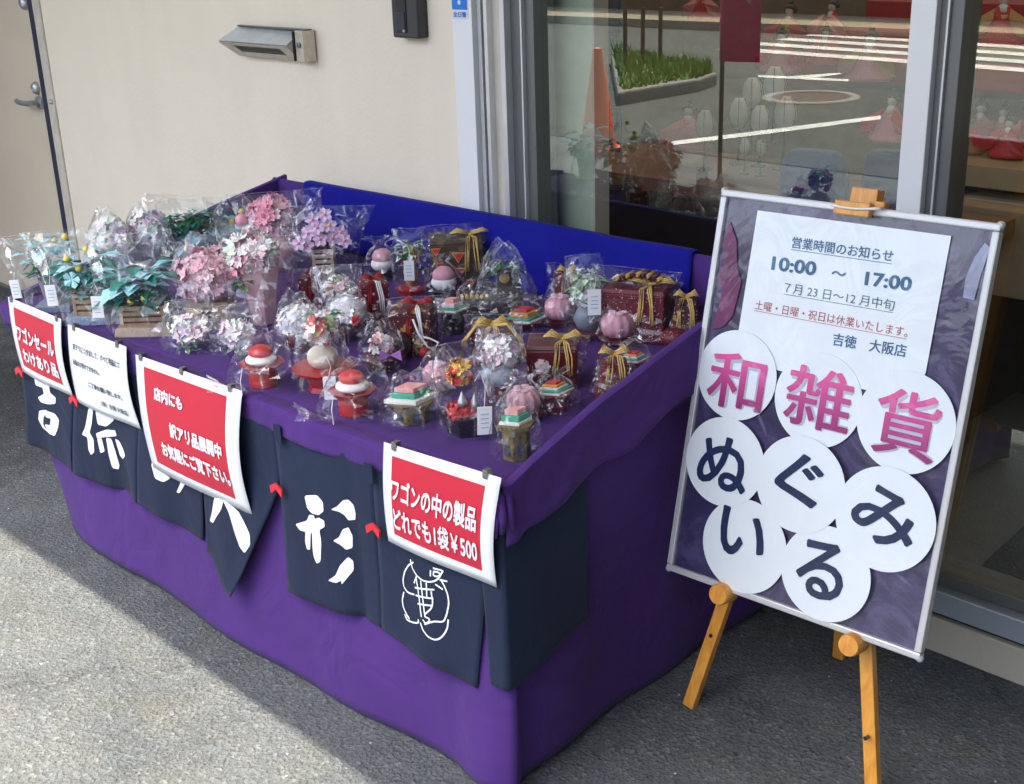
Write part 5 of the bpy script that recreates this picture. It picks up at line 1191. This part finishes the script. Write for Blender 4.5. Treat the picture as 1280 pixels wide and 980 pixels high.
# --- boxes with cords
def cord_bow(t, c, L, w_, mat, r=.0016, strands=3, sd=0, front_y=0, mat2=None):
    rr = random.Random(sd)
    g = G()
    for s in (-1, 1):
        for k in range(strands):
            e = .003*k; g.tube([(c[0], c[1], c[2]+e), (c[0]+s*w_*.30, c[1]-.012+e, c[2]+.010+e), (c[0]+s*w_*.48, c[1]-.002, c[2]+.005), (c[0]+s*w_*.30, c[1]+.014+e, c[2]+.006+e), (c[0], c[1]+.002, c[2]+.002)], r, 6)
    g.ball(c, .005, 10, 6); mk('bow', g, mat, t, True)
    for s in (-1, 1):
        g = G()
        for k in range(strands):
            x = c[0]+s*(.004+.004*k); g.tube([c, (x, front_y-.004, c[2]+.002), (x+s*.004+rr.uniform(-.003, .003), front_y-.006, c[2]-L*.4), (x+s*.006, front_y-.006-.001*k, c[2]-L*(.8+.2*rr.random()))], r, 6)
        mk('cord_tail', g, mat2 if (mat2 and s > 0) else mat, t, True)
def giftbox(px, py, lab, w_, d_, h, mat, cord, sd, rz=RB, top=1.0, bg_=None, bagk='flat', lid=True, bagf=1.25, fm=None, cx=0, mat2=None, film_=None):
    t = item('gift_box', px, py, lab, 'gift box', rz, group='cord tied crepe gift boxes')
    g = G(); g.box((0, 0, h*.5), (w_, d_, h), top=top); mk('box_body', g, mat, t, bevel=.004, seg=3)
    if lid: g = G(); g.box((0, 0, h+.004), (w_*top*1.03, d_*top*1.03, .010), top=.94); mk('box_lid', g, fm or mat, t, bevel=.002)
    cord_bow(t, (cx, -d_*.10, h+.012), h*.8, w_*.8, cord, sd=sd, front_y=-d_*.5*top, mat2=mat2)
    bag(t, w_*1.18, d_*1.25, h*bagf, bagk, sd, film_ or FILM, (.05*R.uniform(-1, 1), .05)); return t
t = giftbox(572, 357, 'big black gift box with red triangles and gold cords against the blue cloth', .125, .095, .115, P_BRN, GOLDC, 50, RB+.1, cx=.035, bagf=1.28)
for k, (x, z, s, dn) in enumerate(((-.050, .100, .020, 1), (-.045, .066, .018, 1), (-.05, .030, .016, 0), (.002, .085, .026, 1), (.004, .048, .024, 1), (.03, .020, .02, 1))):
    for m_, q, o_ in ((ORG, 1.0, .0012), (RDC, .80, .0022)):
        g = G(); g.open = True; sg = -1 if dn else 1
        g.add([(x-s*q*.6, -.0475-o_, z-sg*s*q*.35), (x+s*q*.6, -.0475-o_, z-sg*s*q*.35), (x, -.0475-o_, z+sg*s*q*.65)], [(0, 1, 2)]); mk('triangle_patch', g, m_, t, solid=.0006)
t = giftbox(797, 420, 'largest maroon gift box with a gold striped roll on top at the right back', .135, .10, .105, P_MARD, GOLDC, 52, RB-.35, cx=.03, bagf=1.35)
g = G()
for k in range(9): a = k/8*PI*.9; g.tube([(-.045+.011*k, -.01+.0*k, .118+.012*math.sin(a)), (-.040+.011*k, -.028, .128+.012*math.sin(a)), (-.034+.011*k, .01, .128+.012*math.sin(a))], .0045, 8, k % 2)
mk('cord_roll', g, [GOLDC, MAR], t, True)
giftbox(710, 392, 'small maroon box with gold cord behind the tall green tagged bag', .06, .05, .085, P_MAR, GOLDC, 53, bagf=1.3)
t = giftbox(692, 478, 'square maroon gift box with a white blossom spray tied by gold cord', .095, .080, .078, MAR, GOLDC, 54, RB-.1, cx=.02, bagf=1.2)
blossoms('blossom_print', t, (-.02, -.0405, .045), .024, 26, .010, [PALEP, WHITEF], 60, 1.0, .1)
t = giftbox(617, 452, 'maroon box draped with long looping gold ropes in a wide bag', .085, .07, .068, P_MARG, GOLDC, 55, RB, bagf=1.45)
g = G()
for s in (-1, 1):
    for k in range(4): g.tube([(s*.004, -.02+.004*k, .082), (s*.03, -.030+.004*k, .086), (s*(.052+.002*k), -.045, .06), (s*(.060+.002*k), -.05, .02+.003*k)], .0018, 6)
mk('rope_loops', g, GOLDC, t, True)
t = giftbox(768, 496, 'maroon dotted pouch with gold tassels next to the right rim', .075, .062, .072, P_MARD, GOLDC, 56, RB, top=.6, bagf=1.15, lid=False, bagk='loose')
t = giftbox(857, 428, 'maroon and gold pouch leaning at the far right end of the table', .065, .05, .085, P_MARG, GOLDC, 57, RB-.2, top=.7, bagf=1.2, bagk='gather')
g = G(); g.ball((-.02, -.03, .02), .03, 14, 8, sz=.7); mk('dotted_pad', g, P_MARD, t, True)
giftbox(392, 392, 'maroon box tied with white and red cords behind the round white blossom', .052, .05, .080, P_MAR, RDCD, 58, RB, bagf=1.3, mat2=WHC, cx=.012)
t = giftbox(470, 408, 'tall maroon blossom crepe drum with red and white bow', .062, .06, .095, P_MAR, RDCD, 59, RB+.2, bagf=1.15, bagk='loose', mat2=WHC)
t = giftbox(520, 440, 'maroon and gold fan box with thick red cord and white loop', .085, .075, .092, P_MARG, RDCD, 60, RB-.15, bagf=1.25, mat2=WHC, cx=.01)
g = G(); g.lathe([(.028, 0), (.03, .008), (.027, .016)], 20, (0, 0, 0)); g.xf(Matrix.Translation((-.025, -.045, .03)) @ Matrix.Rotation(PI/2.3, 4, 'X')); mk('round_pad', g, P_DARK, t, True)
g = G(); g.tube([(.008, -.045, .085), (.02, -.055, .06), (.036, -.052, .03), (.05, -.045, .02), (.056, -.04, .035), (.04, -.045, .045), (.025, -.05, .05)], .0022, 6); mk('white_loop', g, WHC, t, True)
g = G(); g.ball((.03, -.055, .018), .011, 10, 6); mk('red_knot', g, RDCD, t, True)
# --- crepe balls on pots
def dome(px, py, lab, s, top, pot, sd, accent=None):
    t = item('blossom_ball', px, py, lab, 'ornament', RB, group='round crepe blossoms on patterned pots')
    g = G(); g.lathe([(.022*s, 0), (.028*s, .02*s), (.026*s, .042*s)], 14); mk('pot', g, pot, t, True)
    g = G(); g.ball((0, 0, .065*s), .038*s, 24, 14, sz=.78, lobe=.10, nl=7); mk('crepe_ball', g, top, t, True)
    blossoms('petals', t, (0, 0, .065*s), .036*s, 40, .016*s, [WHITEF, WHITEF, PALEP], sd, .8, .9)
    if accent: blossoms('pink_accent', t, (.02*s, -.035*s, .052*s), .010*s, 8, .012*s, [PINK2, RDC], sd+1)
    bag(t, .10*s, .09*s, .12*s, 'loose', sd, FILM_M)
dome(375, 437, 'white and pink crepe blossom on a spotted pot, leftmost of the crepe balls', 1.0, P_WHT, P_CRM, 61)
dome(437, 424, 'white crepe blossom with a hot pink centre on a dark flowered pot', 1.0, P_WHT, P_DARK, 63, True)
t = item('blossom_ball', 425, 402, 'pale green and pink sprig in a silvery crinkled bag', 'ornament', RB)
g = G(); g.lathe([(.025, 0), (.03, .05)], 10); mk('pot', g, P_WHT, t); blossoms('petals', t, (0, 0, .075), .034, 36, .018, [MINTF, WHITEF, SAGE, PINK], 65); bag(t, .095, .08, .13, 'flat', 65, FILM_B)
t = item('blossom_ball', 478, 461, 'little cone shaped bag holding a crepe pot with a purple bow', 'ornament', RB)
g = G(); g.lathe([(.026, 0), (.034, .02), (.032, .036)], 14); mk('pot', g, P_CRM, t, True); blossoms('petals', t, (0, 0, .048), .022, 26, .014, [PALEP, WHITEF, PKC], 66)
g = G()
for s in (-1, 1): g.add([(.022, -.035, .04), (.022+s*.02, -.04, .052), (.022+s*.022, -.04, .03)], [(0, 1, 2)])
mk('purple_bow', g, col('purple_ribbon', (.45, .20, .60)), t, solid=.004); bag(t, .095, .085, .115, 'gather', 66, FILM, (0, 0), .93)
# --- tall tagged bags
t = item('potted_ornament', 407, 486, 'tall tagged bag with green and coral berries over a red lacquer tray', 'ornament', RB)
g = G(); g.lathe([(.034, 0), (.03, .01), (.036, .03), (.062, .042), (.064, .046)], 8); mk('red_tray', g, REDL, t, bevel=.001)
g = G(); g.ball((0, 0, .065), .03, 16, 10, sz=.8); mk('cream_ball', g, col('cream_crepe', (.62, .56, .46)), t, True)
leaves(t, (0, 0, .135), .03, 40, .024, [col('jade_leaf', (.10, .36, .24)), SAGE], 70); blossoms('petals', t, (0, 0, .12), .03, 30, .015, [col('coral', (.72, .16, .14)), PALEP, WHITEF], 71)
bag(t, .10, .09, .165, 'flat', 70, FILM_M, (-.04, 0), flare=.72, fat=1.15); tagcard(t, .018, -.06, .022, 0, .06, 1.1)
t = item('potted_ornament', 515, 365, 'tagged bag with pine and red plum on a red stand next to the black box', 'ornament', RB)
g = G(); g.lathe([(.036, 0), (.04, .012), (.03, .016)], 8); mk('red_tray', g, REDL, t); g = G(); g.lathe([(.012, .015), (.018, .05), (.01, .08)], 10); mk('gold_vase', g, GOLDC, t, True)
leaves(t, (0, 0, .105), .03, 50, .024, [GREEN, SAGE, MINTF], 72); blossoms('petals', t, (0, 0, .09), .028, 22, .013, [RDC, GOLDC, REDM], 73)
bag(t, .085, .075, .155, 'flat', 72, FILM_M, (0, 0), flare=.85); tagcard(t, .0, -.045, .065, 0, .06, 1.1)
t = item('potted_ornament', 734, 420, 'tall tagged bag with pale green and pink sprigs before the big maroon box', 'ornament', RB)
g = G(); g.lathe([(.036, 0), (.04, .014), (.03, .018)], 8); mk('maroon_tray', g, MAR, t); g = G(); g.lathe([(.02, .015), (.03, .04), (.016, .07)], 10); mk('silver_pot', g, col('pewter', (.22, .26, .32), rough=.35), t, True)
leaves(t, (0, 0, .12), .035, 40, .026, [SAGE, MINTF], 74, .9); blossoms('petals', t, (0, 0, .10), .034, 40, .014, [PALEP, MINTF, WHITEF], 75, 1.2)
bag(t, .10, .085, .175, 'flat', 74, FILM_M, (-.04, 0), flare=.70, fat=1.15); tagcard(t, .012, -.055, .09, 0, .07, 1.25)
t = item('potted_ornament', 584, 540, 'tall tagged bag with red berries and silver bells in a black fluted tub', 'ornament', RB+.2)
g = G(); g.prism([(.034*math.cos(k*PI/3), .034*math.sin(k*PI/3)) for k in range(6)], 0, .040, scale=1.25); mk('black_tub', g, BLK, t, bevel=.001)
for x, y, z in ((-.008, -.012, .07), (.014, -.010, .064)): g = G(); g.lathe([(.010, 0), (.008, .008), (.003, .02), (.001, .026)], 12, (x, y, z-.015)); mk('silver_bell', g, STEEL, t, True)
blossoms('red_petals', t, (-.01, -.005, .044), .026, 26, .014, [RDC, REDM], 76, .4); blossoms('berries', t, (-.01, -.01, .115), .022, 30, .013, [RDC, REDM, GOLDC, YEL], 77)
bag(t, .10, .085, .165, 'flat', 76, FILM, (-.06, 0), flare=.85, fat=1.15); tagcard(t, .022, -.055, .04, 0, .085, 1.15)
t = item('potted_ornament', 625, 503, 'frosted bag of white and pink star petals over a small maroon pot', 'ornament', RB)
g = G(); g.box((0, 0, .02), (.045, .04, .04)); mk('maroon_pot', g, P_MAR, t, bevel=.003); blossoms('petals', t, (0, 0, .095), .032, 60, .017, [WHITEF, PALEP, WHITEF, LILAC], 78)
g = G(); g.lathe([(.03, .04), (.034, .06), (.02, .08)], 12, lobe=.2, nl=9); mk('silver_wrap', g, col('silver_wrap', (.45, .52, .60), rough=.3), t, True)
bag(t, .098, .085, .145, 'flat', 78, FILM_B, (.02, 0), flare=.75, fat=1.1)
t = item('drum_ornament', 603, 398, 'black rounded crepe pouch edged with gold beads in front of the black box', 'ornament', RB-.1)
g = G(); g.lathe([(.012, -.05), (.028, -.042), (.030, 0), (.028, .035), (.018, .045)], 18); g.xf(Matrix.Translation((0, 0, .032)) @ Matrix.Rotation(PI/2, 4, 'Y')); mk('pouch', g, P_DARK, t, True)
for k in range(8): g = G(); g.ball((-.040+.011*k, -.020, .056), .005, 8, 6, sz=1.3); mk('gold_bead', g, GOLDC, t, True)
bag(t, .13, .085, .085, 'loose', 79, FILM)
t = item('drum_ornament', 632, 398, 'dark round pouch with gold crest under a shiny crumpled bag', 'ornament', RB)
g = G(); g.lathe([(.034, 0), (.038, .012), (.036, .026)], 20); g.xf(Matrix.Translation((0, -.01, .040)) @ Matrix.Rotation(PI/2.2, 4, 'X')); mk('round_drum', g, P_DARK, t, True)
g = G(); g.box((.01, .02, .06), (.06, .05, .10), top=.8); mk('dark_case', g, BLK, t, bevel=.004); g = G(); g.lathe([(.012, 0), (.004, .004)], 8); g.xf(Matrix.Translation((0, -.01, .095)) @ Matrix.Rotation(PI/2, 4, 'X')); mk('gold_crest', g, GOLDC, t)
leaves(t, (.0, 0, .115), .03, 30, .03, [GREEN, BLK], 80); bag(t, .13, .11, .165, 'loose', 80, FILM_B)
bpy.data.objects.remove(_fo)
